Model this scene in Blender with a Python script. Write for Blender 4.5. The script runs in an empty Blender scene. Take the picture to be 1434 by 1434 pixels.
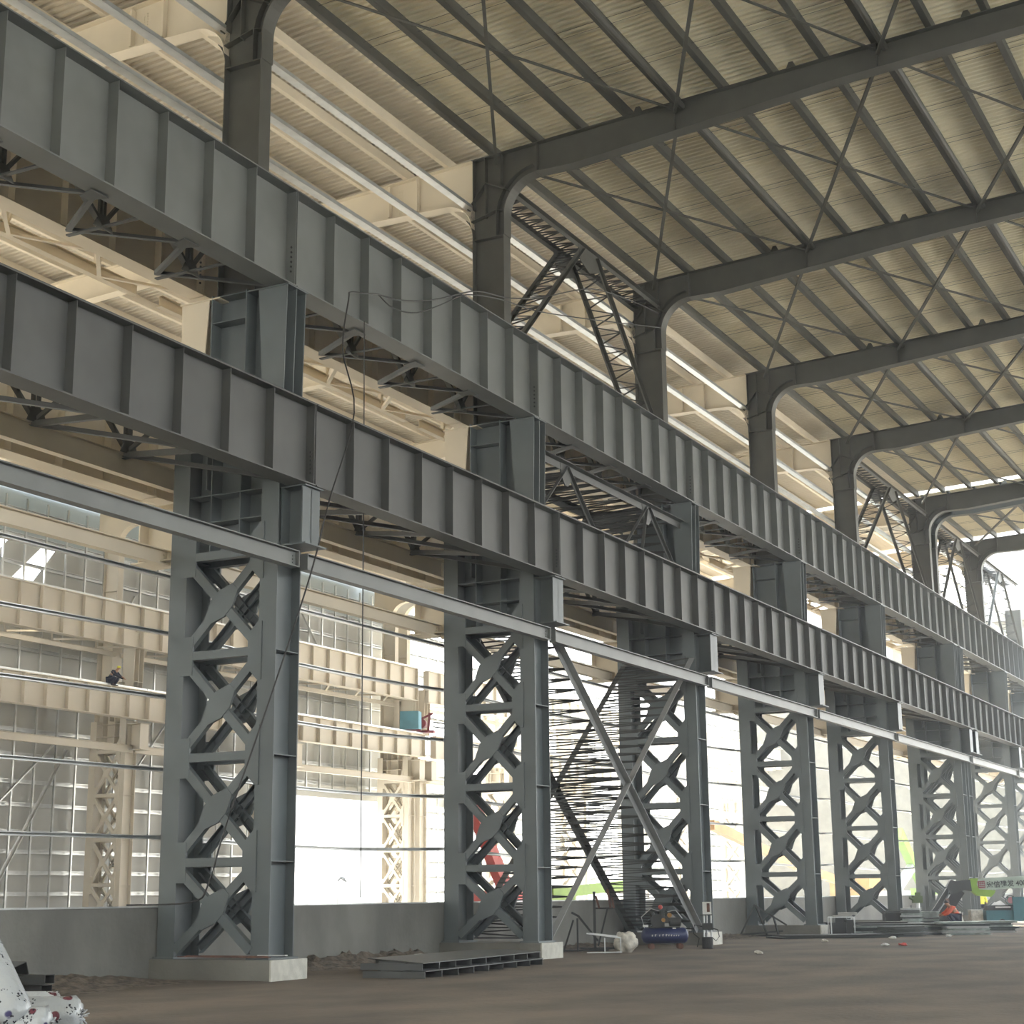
import bpy, math, random
from mathutils import Vector, Matrix

random.seed(7)
S = bpy.context.scene
COL = S.collection
R_ = math.radians

# ------------------------------------------------------------------ camera
cam_d = bpy.data.cameras.new('camera')
cam = bpy.data.objects.new('camera', cam_d)
COL.objects.link(cam)
CH = 1.588
_yaw, _pit, _rol = 0.4814051, 0.2282903, -0.0100844
_fw = Vector((-math.sin(_yaw) * math.cos(_pit), math.cos(_yaw) * math.cos(_pit), math.sin(_pit)))
_r0 = Vector((math.cos(_yaw), math.sin(_yaw), 0))
_u0 = _r0.cross(_fw)
_r = _r0 * math.cos(_rol) + _u0 * math.sin(_rol)
_u = -_r0 * math.sin(_rol) + _u0 * math.cos(_rol)
_b = -_fw
cam.matrix_world = Matrix(((_r.x, _u.x, _b.x, 0), (_r.y, _u.y, _b.y, 0), (_r.z, _u.z, _b.z, CH), (0, 0, 0, 1)))
cam_d.sensor_width = 36
cam_d.lens = 2319.4 / 1434 * 36
cam_d.clip_end = 2000
S.camera = cam

# ------------------------------------------------------------------ world, sun, exposure
w = bpy.data.worlds.new('world')
S.world = w
w.use_nodes = True
nt = w.node_tree
bg = nt.nodes['Background']
tc = nt.nodes.new('ShaderNodeTexCoord')
sep = nt.nodes.new('ShaderNodeSeparateXYZ')
cr = nt.nodes.new('ShaderNodeValToRGB')
nt.links.new(tc.outputs['Generated'], sep.inputs[0])
nt.links.new(sep.outputs['Z'], cr.inputs[0])
nt.links.new(cr.outputs[0], bg.inputs[0])
cr.color_ramp.elements[0].position = 0.0
cr.color_ramp.elements[0].color = (1.0, 0.97, 0.9, 1)
cr.color_ramp.elements[1].position = 0.6
cr.color_ramp.elements[1].color = (0.72, 0.86, 1.0, 1)
bg.inputs[1].default_value = 1.0
sd = bpy.data.lights.new('sun', 'SUN')
sd.energy = 5.0
sd.angle = R_(3)
sd.color = (1.0, 0.91, 0.76)
sun = bpy.data.objects.new('sun', sd)
COL.objects.link(sun)
# sunlight comes from beyond the far wall, low over the left
sun.rotation_euler = Vector((0.62, -0.55, -0.52)).to_track_quat('-Z', 'Y').to_euler()
S.view_settings.view_transform = 'Standard'
S.view_settings.look = 'None'
S.view_settings.gamma = 1.0
S.view_settings.use_curve_mapping = False
S.view_settings.exposure = 2.8
S.cycles.max_bounces = 8
S.cycles.diffuse_bounces = 5
S.cycles.use_denoising = True

# ------------------------------------------------------------------ materials
def mat(name, c, rough=0.6, metal=0.0, var=0.12, scale=1.5, c2=None, bump=0.0, bscale=20, detail=6, stretch=None):
    m = bpy.data.materials.new(name)
    m.use_nodes = True
    n = m.node_tree
    p = n.nodes['Principled BSDF']
    p.inputs['Roughness'].default_value = rough
    p.inputs['Metallic'].default_value = metal
    t = n.nodes.new('ShaderNodeTexCoord')
    g = n.nodes.new('ShaderNodeNewGeometry')
    mp = n.nodes.new('ShaderNodeMapping')
    if stretch:
        mp.inputs['Scale'].default_value = stretch
    n.links.new(g.outputs['Position'], mp.inputs[0])
    ns = n.nodes.new('ShaderNodeTexNoise')
    ns.inputs['Scale'].default_value = scale
    ns.inputs['Detail'].default_value = detail
    n.links.new(mp.outputs[0], ns.inputs['Vector'])
    ramp = n.nodes.new('ShaderNodeValToRGB')
    a = c2 if c2 else tuple(x * (1 - var) for x in c)
    b = c if c2 else tuple(min(1, x * (1 + var)) for x in c)
    ramp.color_ramp.elements[0].color = (*a, 1)
    ramp.color_ramp.elements[1].color = (*b, 1)
    ramp.color_ramp.elements[0].position = 0.35
    ramp.color_ramp.elements[1].position = 0.65
    n.links.new(ns.outputs[0], ramp.inputs[0])
    n.links.new(ramp.outputs[0], p.inputs['Base Color'])
    if bump:
        nb = n.nodes.new('ShaderNodeTexNoise')
        nb.inputs['Scale'].default_value = bscale
        nb.inputs['Detail'].default_value = 8
        n.links.new(g.outputs['Position'], nb.inputs['Vector'])
        bp = n.nodes.new('ShaderNodeBump')
        bp.inputs['Strength'].default_value = bump
        bp.inputs['Distance'].default_value = 0.05
        n.links.new(nb.outputs[0], bp.inputs['Height'])
        n.links.new(bp.outputs[0], p.inputs['Normal'])
    return m

M = {}
M['grey'] = mat('grey_steel_paint', (0.155, 0.165, 0.163), 0.5, var=0.1, scale=0.9)
M['grey_lit'] = mat('lit_grey_paint', (0.30, 0.31, 0.31), 0.5)  # near bracing chords: paint lightened for the light they catch
M['colgrey'] = mat('column_grey_paint', (0.118, 0.138, 0.146), 0.5, var=0.1, scale=0.9)
M['grey2'] = mat('grey_steel_paint_darkened', (0.082, 0.086, 0.084), 0.55, var=0.1, scale=1.2)  # same grey paint, darkened to put shade into the lower girders
M['roofsteel'] = mat('roof_steel_paint', (0.078, 0.078, 0.066), 0.6, var=0.1)
M['beige'] = mat('beige_steel_paint', (0.68, 0.605, 0.475), 0.6, var=0.06, scale=0.7)
M['far'] = mat('far_beige_paint', (0.62, 0.575, 0.49), 0.6, var=0.05, scale=0.5)
M['galv'] = mat('galvanised_steel', (0.62, 0.64, 0.64), 0.35, 0.7, var=0.08, scale=3)
M['sheet2'] = mat('roof_sheet_shaded', (0.56, 0.51, 0.42), 0.55, var=0.05, scale=0.4)  # same roof sheet, colour darkened to put shade over the second nave
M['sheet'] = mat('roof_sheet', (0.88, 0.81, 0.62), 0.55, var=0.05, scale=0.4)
def clear_sheet():
    m = bpy.data.materials.new('clear_roof_light_sheet'); m.use_nodes = True
    n = m.node_tree; p = n.nodes['Principled BSDF']; p.inputs['Base Color'].default_value = (0.8, 0.84, 0.84, 1); p.inputs['Roughness'].default_value = 0.5
    tr = n.nodes.new('ShaderNodeBsdfTranslucent'); tr.inputs[0].default_value = (0.13, 0.15, 0.15, 1)
    mx = n.nodes.new('ShaderNodeMixShader'); mx.inputs[0].default_value = 0.6
    n.links.new(p.outputs[0], mx.inputs[1]); n.links.new(tr.outputs[0], mx.inputs[2])
    n.links.new(mx.outputs[0], n.nodes['Material Output'].inputs[0]); return m
M['clear'] = clear_sheet()
M['dull'] = mat('dull_galvanised_steel', (0.46, 0.52, 0.50), 0.6, 0.05, var=0.25, scale=5)
M['clad'] = mat('wall_sheet', (0.46, 0.47, 0.45), 0.6, var=0.05, scale=0.4)
M['concrete'] = mat('concrete', (0.19, 0.186, 0.17), 0.9, var=0.16, scale=0.8, bump=0.25, bscale=9, stretch=(1, 1, 0.6))
M['render'] = mat('pale_mortar', (0.60, 0.59, 0.53), 0.9, var=0.1, scale=5, bump=0.3, bscale=30)
M['earth'] = mat('packed_earth', (0.168, 0.131, 0.092), 0.95, c2=(0.090, 0.070, 0.051), scale=0.5, bump=0.6, bscale=7, detail=12, stretch=(1, 0.6, 1))
M['rubble'] = mat('rubble', (0.19, 0.155, 0.12), 0.95, c2=(0.07, 0.06, 0.05), scale=6, bump=0.8, bscale=14, detail=9)
M['rust'] = mat('rusty_steel', (0.20, 0.10, 0.07), 0.85, c2=(0.10, 0.055, 0.045), scale=8)
M['dark'] = mat('dark_steel', (0.035, 0.037, 0.037), 0.6)
M['black'] = mat('black_rubber', (0.012, 0.012, 0.013), 0.6)
M['blue'] = mat('blue_enamel', (0.018, 0.028, 0.10), 0.4)
M['teal'] = mat('teal_paint', (0.04, 0.15, 0.18), 0.5)
M['sky_blue'] = mat('blue_cabinet_paint', (0.10, 0.28, 0.38), 0.5)
M['red'] = mat('red_paint', (0.5, 0.07, 0.06), 0.5)
M['cloth_red'] = mat('orange_red_cloth', (0.62, 0.10, 0.045), 0.9, scale=12)
M['maroon'] = mat('maroon_paint', (0.25, 0.04, 0.06), 0.5)
M['green'] = mat('lime_paint', (0.21, 0.36, 0.035), 0.5)
M['orange'] = mat('orange_paint', (0.34, 0.165, 0.03), 0.5)
M['yellow'] = mat('yellow_vest', (0.75, 0.75, 0.05), 0.8)
M['skin'] = mat('skin', (0.42, 0.24, 0.16), 0.7)
M['white'] = mat('white_paint', (0.75, 0.75, 0.72), 0.5)
M['wire'] = mat('wire', (0.02, 0.02, 0.02), 0.6)
M['cloth'] = mat('dirty_white_cloth', (0.62, 0.59, 0.52), 0.85, var=0.2, scale=7, bump=0.5, bscale=9)
M['navy'] = mat('navy_cloth', (0.02, 0.025, 0.05), 0.9)
M['signpanel'] = mat('sign_panel', (0.36, 0.42, 0.36), 0.5)

def film():
    m = bpy.data.materials.new('printed_white_film')
    m.use_nodes = True
    n = m.node_tree
    p = n.nodes['Principled BSDF']
    p.inputs['Roughness'].default_value = 0.25
    t = n.nodes.new('ShaderNodeTexCoord')
    L = n.links
    def thresh(src, lo, hi):
        r = n.nodes.new('ShaderNodeMapRange')
        r.inputs[1].default_value = lo; r.inputs[2].default_value = hi
        r.inputs[3].default_value = 1; r.inputs[4].default_value = 0
        L.new(src, r.inputs[0]); return r.outputs[0]
    v = n.nodes.new('ShaderNodeTexVoronoi'); v.inputs['Scale'].default_value = 3.6
    v.inputs['Randomness'].default_value = 1.0
    L.new(t.outputs['Object'], v.inputs['Vector'])
    spot = thresh(v.outputs['Distance'], 0.19, 0.23)
    # two-colour roundels
    sepc = n.nodes.new('ShaderNodeSeparateColor'); L.new(v.outputs['Color'], sepc.inputs[0])
    mix1 = n.nodes.new('ShaderNodeMix'); mix1.data_type = 'RGBA'
    mix1.inputs[6].default_value = (0.16, 0.045, 0.06, 1); mix1.inputs[7].default_value = (0.07, 0.06, 0.15, 1)
    rr = n.nodes.new('ShaderNodeMath'); rr.operation = 'GREATER_THAN'; rr.inputs[1].default_value = 0.5
    L.new(sepc.outputs[0], rr.inputs[0]); L.new(rr.outputs[0], mix1.inputs[0])
    # small dark print strokes in rows
    v2 = n.nodes.new('ShaderNodeTexVoronoi'); v2.inputs['Scale'].default_value = 30
    v2.feature = 'F1'; L.new(t.outputs['Object'], v2.inputs['Vector'])
    stroke = thresh(v2.outputs['Distance'], 0.36, 0.42)
    wv = n.nodes.new('ShaderNodeTexNoise'); wv.inputs['Scale'].default_value = 5.5
    L.new(t.outputs['Object'], wv.inputs['Vector'])
    gate = n.nodes.new('ShaderNodeMath'); gate.operation = 'GREATER_THAN'; gate.inputs[1].default_value = 0.56
    L.new(wv.outputs[0], gate.inputs[0])
    mu = n.nodes.new('ShaderNodeMath'); mu.operation = 'MULTIPLY'
    L.new(stroke, mu.inputs[0]); L.new(gate.outputs[0], mu.inputs[1])
    m2 = n.nodes.new('ShaderNodeMix'); m2.data_type = 'RGBA'
    m2.inputs[6].default_value = (0.45, 0.47, 0.48, 1)
    L.new(spot, m2.inputs[0]); L.new(mix1.outputs[2], m2.inputs[7])
    m3 = n.nodes.new('ShaderNodeMix'); m3.data_type = 'RGBA'
    L.new(mu.outputs[0], m3.inputs[0]); L.new(m2.outputs[2], m3.inputs[6])
    m3.inputs[7].default_value = (0.03, 0.03, 0.04, 1)
    L.new(m3.outputs[2], p.inputs['Base Color'])
    nb = n.nodes.new('ShaderNodeTexNoise'); nb.inputs['Scale'].default_value = 9; nb.inputs['Detail'].default_value = 5
    L.new(t.outputs['Object'], nb.inputs['Vector'])
    b = n.nodes.new('ShaderNodeBump'); b.inputs['Strength'].default_value = 0.6; b.inputs['Distance'].default_value = 0.04
    L.new(nb.outputs[0], b.inputs['Height']); L.new(b.outputs[0], p.inputs['Normal'])
    return m
M['film'] = film()

# ------------------------------------------------------------------ mesh helpers
class MB:
    def __init__(s): s.v = []; s.f = []
    def hexa(s, p):
        k = len(s.v); s.v += [tuple(q) for q in p]
        s.f += [(k, k+3, k+2, k+1), (k+4, k+5, k+6, k+7), (k, k+1, k+5, k+4), (k+1, k+2, k+6, k+5), (k+2, k+3, k+7, k+6), (k+3, k, k+4, k+7)]
        return s
    def box(s, x0, x1, y0, y1, z0, z1):
        x0, x1 = min(x0, x1), max(x0, x1); y0, y1 = min(y0, y1), max(y0, y1); z0, z1 = min(z0, z1), max(z0, z1)
        return s.hexa([(x0, y0, z0), (x1, y0, z0), (x1, y1, z0), (x0, y1, z0), (x0, y0, z1), (x1, y0, z1), (x1, y1, z1), (x0, y1, z1)])
    def bar(s, a, b, wd, ht, up=(0, 0, 1), ou=0.0, ov=0.0):
        a = Vector(a); b = Vector(b); d = (b - a).normalized(); up = Vector(up)
        if abs(d.dot(up)) > 0.98: up = Vector((0, 1, 0))
        sd_ = d.cross(up).normalized(); u = sd_.cross(d).normalized()
        P = []
        for q in (a, b):
            q = q + sd_ * ou + u * ov
            P += [q - sd_*wd/2 - u*ht/2, q + sd_*wd/2 - u*ht/2, q + sd_*wd/2 + u*ht/2, q - sd_*wd/2 + u*ht/2]
        return s.hexa([P[0], P[1], P[2], P[3], P[4], P[5], P[6], P[7]])
    def angle(s, a, b, leg=0.1, t=0.012, up=(0, 0, 1), sx=1, sz=1):
        s.bar(a, b, t, leg, up, 0, sz*leg/2)
        s.bar(a, b, leg, t, up, sx*leg/2, 0)
        return s
    def ibeam(s, a, b, wd, ht, t=0.02, up=(0, 0, 1)):
        s.bar(a, b, wd, t, up, 0, ht/2 - t/2); s.bar(a, b, wd, t, up, 0, -ht/2 + t/2)
        s.bar(a, b, t*0.7, ht - 2*t, up)
        return s
    def cee(s, a, b, wd, ht, t=0.008, up=(0, 0, 1), sx=1):
        s.bar(a, b, t, ht, up, -sx*wd/2, 0)
        s.bar(a, b, wd, t, up, 0, ht/2); s.bar(a, b, wd, t, up, 0, -ht/2)
        s.bar(a, b, t, ht*0.15, up, sx*wd/2, ht*0.42); s.bar(a, b, t, ht*0.15, up, sx*wd/2, -ht*0.42)
        return s
    def tube(s, pts, r, n=8, cap=True):
        pts = [Vector(p) for p in pts]; k0 = len(s.v); m_ = len(pts)
        rr = r if isinstance(r, (list, tuple)) else [r]*m_
        ref = Vector((0, 0, 1))
        for i, p in enumerate(pts):
            d = (pts[min(i+1, m_-1)] - pts[max(i-1, 0)]).normalized()
            rf = ref if abs(d.dot(ref)) < 0.95 else Vector((1, 0, 0))
            a = d.cross(rf).normalized(); b = d.cross(a).normalized()
            for j in range(n):
                t = 2*math.pi*j/n
                s.v.append(tuple(p + (a*math.cos(t) + b*math.sin(t))*rr[i]))
        for i in range(m_-1):
            for j in range(n):
                s.f.append((k0+i*n+j, k0+i*n+(j+1) % n, k0+(i+1)*n+(j+1) % n, k0+(i+1)*n+j))
        if cap:
            s.f.append(tuple(k0+j for j in range(n))[::-1]); s.f.append(tuple(k0+(m_-1)*n+j for j in range(n)))
        return s
    def prism(s, poly, ax, lo, hi):
        # poly: 2-D outline; ax: axis of extrusion
        k = len(s.v); n = len(poly)
        for h in (lo, hi):
            for (a, b) in poly:
                s.v.append((h, a, b) if ax == 'X' else (a, h, b) if ax == 'Y' else (a, b, h))
        s.f.append(tuple(range(k, k+n))); s.f.append(tuple(range(k+2*n-1, k+n-1, -1)))
        for i in range(n):
            j = (i+1) % n
            s.f.append((k+i, k+n+i, k+n+j, k+j))
        return s
    def strip(s, path, y0, y1, t, side=1):
        # plate of thickness t following an XZ path
        n = len(path); P = []
        for i in range(n):
            a = Vector(path[max(i-1, 0)]); b = Vector(path[min(i+1, n-1)])
            d = (b-a).normalized(); nn = Vector((-d.y, d.x))*t*side
            P.append((Vector(path[i]), Vector(path[i])+nn))
        for i in range(n-1):
            (a, b), (c, d) = P[i], P[i+1]
            s.hexa([(a.x, y0, a.y), (c.x, y0, c.y), (c.x, y1, c.y), (a.x, y1, a.y), (b.x, y0, b.y), (d.x, y0, d.y), (d.x, y1, d.y), (b.x, y1, b.y)])
        return s
    def ball(s, c, r, n=10, m_=7, sc=(1, 1, 1)):
        k = len(s.v)
        for i in range(m_+1):
            th = math.pi*i/m_
            for j in range(n):
                ph = 2*math.pi*j/n
                s.v.append((c[0]+r*sc[0]*math.sin(th)*math.cos(ph), c[1]+r*sc[1]*math.sin(th)*math.sin(ph), c[2]+r*sc[2]*math.cos(th)))
        for i in range(m_):
            for j in range(n):
                s.f.append((k+i*n+j, k+(i+1)*n+j, k+(i+1)*n+(j+1) % n, k+i*n+(j+1) % n))
        return s
    def mesh(s, name, m):
        me = bpy.data.meshes.new(name); me.from_pydata(s.v, [], s.f); me.validate(); me.update()
        me.materials.append(M[m] if isinstance(m, str) else m)
        return me
    def split(s, name, m, parent, smooth=False):
        par = list(range(len(s.v)))
        def f(a):
            while par[a] != a: par[a] = par[par[a]]; a = par[a]
            return a
        for fc in s.f:
            r0 = f(fc[0])
            for q in fc[1:]: par[f(q)] = r0
        groups = {}
        for fc in s.f: groups.setdefault(f(fc[0]), []).append(fc)
        for k, fs in groups.items():
            b = MB(); mp = {}
            for fc in fs:
                for q in fc:
                    if q not in mp: mp[q] = len(b.v); b.v.append(s.v[q])
                b.f.append(tuple(mp[q] for q in fc))
            b.obj(name, m, parent, smooth)
    def obj(s, name, m, parent=None, smooth=False):
        me = s.mesh(name, m)
        if smooth: me.polygons.foreach_set('use_smooth', [True]*len(me.polygons))
        o = bpy.data.objects.new(name, me); COL.objects.link(o)
        if parent: o.parent = parent
        return o

def tag(o, label, cat, group=None, kind=None):
    o['label'] = label; o['category'] = cat
    if group: o['group'] = group
    o['kind'] = kind or 'thing'
    return o
def thing(name, label, cat, loc=(0, 0, 0), rz=0, group=None):
    o = bpy.data.objects.new(name, None); COL.objects.link(o)
    o.location = loc; o.rotation_euler = (0, 0, rz); o.empty_display_size = 0.3
    return tag(o, label, cat, group)
def struct(o): o['kind'] = 'structure'; return o
def dup(root, loc, label, rz=None, sx=None):
    r = root.copy(); COL.objects.link(r); r.location = loc; r['label'] = label
    if rz is not None: r.rotation_euler = (0, 0, rz)
    for ch in list(root.children):
        c = ch.copy(); COL.objects.link(c); c.parent = r
        for g in list(ch.children):
            d = g.copy(); COL.objects.link(d); d.parent = c
    return r
_ON = ['first', 'second', 'third', 'fourth', 'fifth', 'sixth', 'seventh', 'eighth', 'ninth', 'tenth', 'eleventh', 'twelfth', 'thirteenth', 'fourteenth', 'fifteenth', 'sixteenth', 'seventeenth', 'eighteenth', 'nineteenth']
_TN = {2: 'twent', 3: 'thirt', 4: 'fort', 5: 'fift', 6: 'sixt', 7: 'sevent', 8: 'eight', 9: 'ninet'}
def ordw(n):
    if n < 20: return _ON[n-1]
    a, b = divmod(n, 10)
    return _TN[a]+'ieth' if b == 0 else _TN[a]+'y-'+_ON[b-1]
ORD = ['nearest', 'second', 'third', 'fourth', 'fifth', 'sixth', 'seventh', 'eighth', 'ninth', 'tenth']

# ------------------------------------------------------------------ layout (metres; Y runs along the hall, X across)
XC, Y0, BAY = -21.78, 28.63, 12.0
YC = [Y0 + BAY*i for i in range(5)] + [91.3, 92.75, 104.6, 116.6]     # pair of columns at the expansion joint
CNAME = ['first', 'second', 'third', 'fourth', 'fifth', 'sixth', 'seventh', 'eighth', 'ninth']
def zr(x):   # top of rafters
    return 23.22 + 0.05*(x + 22.2) if x < -3.8 else 24.14 - 0.05*(x + 3.8)
YEND = 104.9

# ---- ground
g = MB()
nx, ny = 70, 110
random.seed(3)
for j in range(ny+1):
    for i in range(nx+1):
        x = -23.4 + 39*i/nx; y = -20 + 260*(j/ny)**1.15
        g.v.append((x, y, random.uniform(-0.018, 0.004)))
for j in range(ny):
    for i in range(nx):
        a = j*(nx+1)+i
        g.f.append((a, a+1, a+nx+2, a+nx+1))
struct(g.obj('floor', 'earth', smooth=True))
M['dust'] = mat('pale_bounce_ground', (0.52, 0.49, 0.44), 0.95)  # ground colour made pale to bounce light up into the hall
struct(MB().box(-60.0, -23.4, -20, 240, -0.2, 0).obj('floor', 'dust'))

# ---- roof sheeting: corrugated, both slopes, with the open joint over the sixth column
def corr(xs, y0, y1, pitch=0.24, d=0.065):
    b = MB(); y = y0; prof = []
    while y < y1:
        prof += [(y, 0), (y+pitch*0.32, 0), (y+pitch*0.44, d), (y+pitch*0.88, d)]
        y += pitch
    prof.append((y1, 0))
    for (yy, dz) in prof:
        for x in xs: b.v.append((x, yy, zr(x)+0.34+dz))
    n = len(xs)
    for i in range(len(prof)-1):
        for j in range(n-1):
            a = i*n+j
            b.f.append((a, a+1, a+n+1, a+n))
    return b
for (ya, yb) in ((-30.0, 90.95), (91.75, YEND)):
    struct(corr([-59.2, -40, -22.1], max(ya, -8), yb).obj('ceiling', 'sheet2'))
    struct(corr([-22.1, -3.8, 14.6], ya, yb).obj('ceiling', 'sheet'))

# ---- low concrete wall between the two naves
b = MB().box(-23.5, -23.25, 2, 150, -0.1, 1.44)
struct(b.obj('wall_left', 'concrete'))
# ---- unseen right and back walls, added with openings shaped to set the light
b = MB().box(14.8, 15.0, -30, 80, 17.5, 24)
struct(b.obj('unseen_wall_right', 'clad'))
b = MB().box(14.8, 15.0, -30, 80, 0, 10.2)
struct(b.obj('unseen_wall_right', 'clad'))
b = MB().box(-23.4, 15.0, -30.2, -30, 0.8, 24)
struct(b.obj('unseen_wall_back', 'clad'))
b = MB().box(-59.3, -23.4, -8.2, -8, 1.0, 13).box(-59.3, -23.4, -8.2, -8, 18, 24)  # high opening left between the panels to light the beige rafters
struct(b.obj('unseen_wall_back', 'clad'))

# ---- far wall of the second nave: sheets with a gate opening and a slanting gap
XW = -59.3
def wallpoly(poly): return MB().prism(poly, 'X', XW-0.06, XW)
wl = MB()
wl.prism([(-8, 1.5), (28, 1.5), (28, 21.6), (-8, 21.6)], 'X', XW-0.06, XW)  # unseen stretch added; gap beyond it left open to light the second nave
for poly in ([(50, 0), (67, 0), (67, 16.65), (50, 16.65)],
             [(50, 16.65), (59.3, 16.65), (62.3, 19.5), (59.95, 19.5), (58.3, 17.8), (57.5, 17.2), (50, 17.2)],
             [(60.9, 16.65), (67, 16.65), (67, 19.5), (63.2, 19.5)],
             [(67, 0), (81.5, 0), (81.5, 19.5), (67, 19.5)],
             [(81.5, 8.1), (95.0, 8.1), (95.0, 19.5), (81.5, 19.5)]):
    wl.prism(poly, 'X', XW-0.06, XW)
struct(wl.obj('wall_far', 'clad'))
struct(MB().box(XW-0.06, XW, 50, 95, 19.5, 22.2).obj('wall_far', 'clear'))
b = MB().box(XW+0.01, XW+0.25, 81.5, 104, 7.75, 8.5)
tag(b.obj('gate_header', 'clad'), 'grey beam across the top of the wide gate opening in the far wall', 'beam')

# ================================================================== columns
def plane_plate(b, poly, y, t=0.02): b.prism(poly, 'Y', y-t/2, y+t/2)
BZ = [0.45, 2.35, 4.52, 6.70, 8.86]
def make_column(name, label, group, half=1.43, paint='colgrey', legw=0.45, far=False, plain=False, beigeside=True):
    t = thing(name, label, 'column', (0, 0, 0), 0, group)
    D = 0.43
    for s in (-1, 1):
        xc = s*(half - legw/2)
        b = MB()
        ztop = (11.9 if s < 0 else 10.4)
        if far: ztop = 10.4 if s > 0 else 10.4
        b.box(xc-legw/2, xc+legw/2, -D, -D+0.03, 0.42, ztop)
        b.box(xc-legw/2, xc+legw/2, D-0.03, D, 0.42, ztop)
        b.box(xc-0.012, xc+0.012, -D+0.03, D-0.03, 0.42, ztop)
        b.box(xc-legw/2-0.06, xc+legw/2+0.06, -D-0.08, D+0.08, 0.40, 0.44)
        o = b.obj('leg', paint, t)
        for z in BZ[1:]:
            for e in (-1, 1):
                MB().box(xc+e*0.012, xc+e*(legw/2-0.01), -D+0.03, D-0.03, z-0.01, z+0.01).obj('stiffener', paint, o)
    xi = half - legw
    for pl in (-1, 1):
        y = pl*D
        for z in BZ[1:]:
            b = MB()
            b.box(-xi, xi, y-0.02, y+0.02, z-0.09, z+0.09)
            b.box(-xi, xi, y-0.02 if pl > 0 else y, y if pl > 0 else y+0.02, z+0.07, z+0.09)
            b.box(-xi, xi, y - (0.16 if pl > 0 else 0), y + (0 if pl > 0 else 0.16), z-0.09, z-0.075)
            b.obj('batten', paint, t)
            for s in (-1, 1):
                b = MB()
                e = 0.25 if not far else 0.15
                b.prism([(s*(xi+0.1), z-0.42), (s*(xi-e), z-0.42), (s*(xi-e), z+0.42), (s*(xi+0.1), z+0.42)] if s < 0 else
                        [(s*(xi+0.1), z-0.62), (s*xi, z-0.62), (s*(xi-e), z-0.36), (s*(xi-e), z+0.36), (s*xi, z+0.62), (s*(xi+0.1), z+0.62)], 'Y', y-0.026, y+0.026)
                b.obj('gusset_plate', paint, t)
        for i in range(4):
            z0, z1 = BZ[i], BZ[i+1]; zc = (z0+z1)/2
            b = MB()
            W = 0.2 if not far else 0.16
            for s in (-1, 1):
                a = (-(xi-0.02)*s, y, z0+0.12); c = ((xi-0.02)*s, y, z1-0.12)
                b.bar(a, c, 0.024, W, (0, 0, 1))
                dd = (Vector(c)-Vector(a)).normalized(); nn = Vector((-dd.z, 0, dd.x))
                off = nn*(W/2-0.008)
                for q in (-1, 1):
                    b.bar(Vector(a)+off*q+Vector((0, -pl*0.06, 0)), Vector(c)+off*q+Vector((0, -pl*0.06, 0)), 0.12, 0.016, (0, 0, 1))
            q = 0.34
            pts = []
            for (u_, v_) in ((-0.50, -0.10), (-0.14, -0.26), (0.14, -0.26), (0.50, -0.10), (0.50, 0.10), (0.14, 0.26), (-0.14, 0.26), (-0.50, 0.10)):
                pts.append(((u_-v_)*0.7071, zc+(u_+v_)*0.7071))
            if far: pts = [(x*0.6, zc+(z-zc)*0.6) for x, z in pts]
            b.prism(pts, 'Y', y-0.03, y+0.03)
            b.obj('cross_brace', paint, t)
    # deep plate joining the two legs below the girders
    b = MB()
    b.box(-xi, xi, -0.015, 0.015, 8.95, 12.2)
    for z in (8.96, 9.62, 10.23, 12.2):
        b.box(-xi, xi, -D+0.03, D-0.03, z-0.012, z+0.012)
    for x in (-0.42, 0.36):
        b.box(x-0.012, x+0.012, -D+0.05, D-0.05, 8.96, 12.2)
    b.obj('transfer_plate', paint, t)
    # shaft between the girders, with its flanges and cross stiffeners
    xl, xr_ = -0.6, 0.38
    if far: xl, xr_ = -1.0, 0.0
    b = MB()
    b.box(xl, xl+0.03, -0.36, 0.36, 10.4, 14.9); b.box(xr_-0.03, xr_, -0.36, 0.36, 10.4, 14.9)
    b.box(xl, xr_, -0.01, 0.01, 10.4, 14.9)
    for z in (12.35, 14.25, 14.86): b.box(xl, xr_, -0.34, 0.34, z-0.012, z+0.012)
    b.obj('middle_shaft', paint, t)
    xl2, xr2 = (-0.57, 0.48) if not far else (-0.97, 0.0)
    ztop = 20.62 if not far else 19.4
    b = MB()
    b.box(xl2, xl2+0.025, -0.21, 0.21, 14.88, ztop); b.box(xr2-0.025, xr2, -0.21, 0.21, 14.88, ztop)
    b.box(xl2, xr2, -0.01, 0.01, 14.88, ztop)
    b.box(xl2, xr2, -0.2, 0.2, 17.1, 17.12)
    b.obj('upper_shaft', paint if far else 'roofsteel', t)
    if plain: return t
    def brackets(sgn, pa, xo=0.0):
        # lower bracket carrying the lower girder
        b = MB()
        x0, x1 = half-0.02, 1.97+xo
        f = lambda x: sgn*x
        b.box(f(x0), f(x1), -0.012, 0.012, 8.95, 10.2)
        b.box(f(x0), f(x1+0.08), -0.34, 0.34, 10.18, 10.21)
        b.box(f(x0), f(x1+0.14), -0.40, 0.40, 8.90, 8.93)
        b.box(f(x1-0.03), f(x1), -0.32, 0.32, 8.93, 10.18)
        b.box(f(x0), f(x0+0.02), -0.32, 0.32, 8.93, 10.18)
        b.obj('lower_bracket', pa, t)
        b = MB()
        b.box(f(0.38), f(1.5), -0.36, 0.42, 14.82, 14.85)
        for y in (-0.32, 0.03, 0.38):
            b.prism([(f(0.68), 14.82), (f(1.46), 14.82), (f(1.40), 11.9), (f(0.88), 11.9)], 'Y', y-0.012, y+0.012)
        b.box(f(0.38), f(0.95), 0.02, 0.04, 11.9, 14.82)
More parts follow.
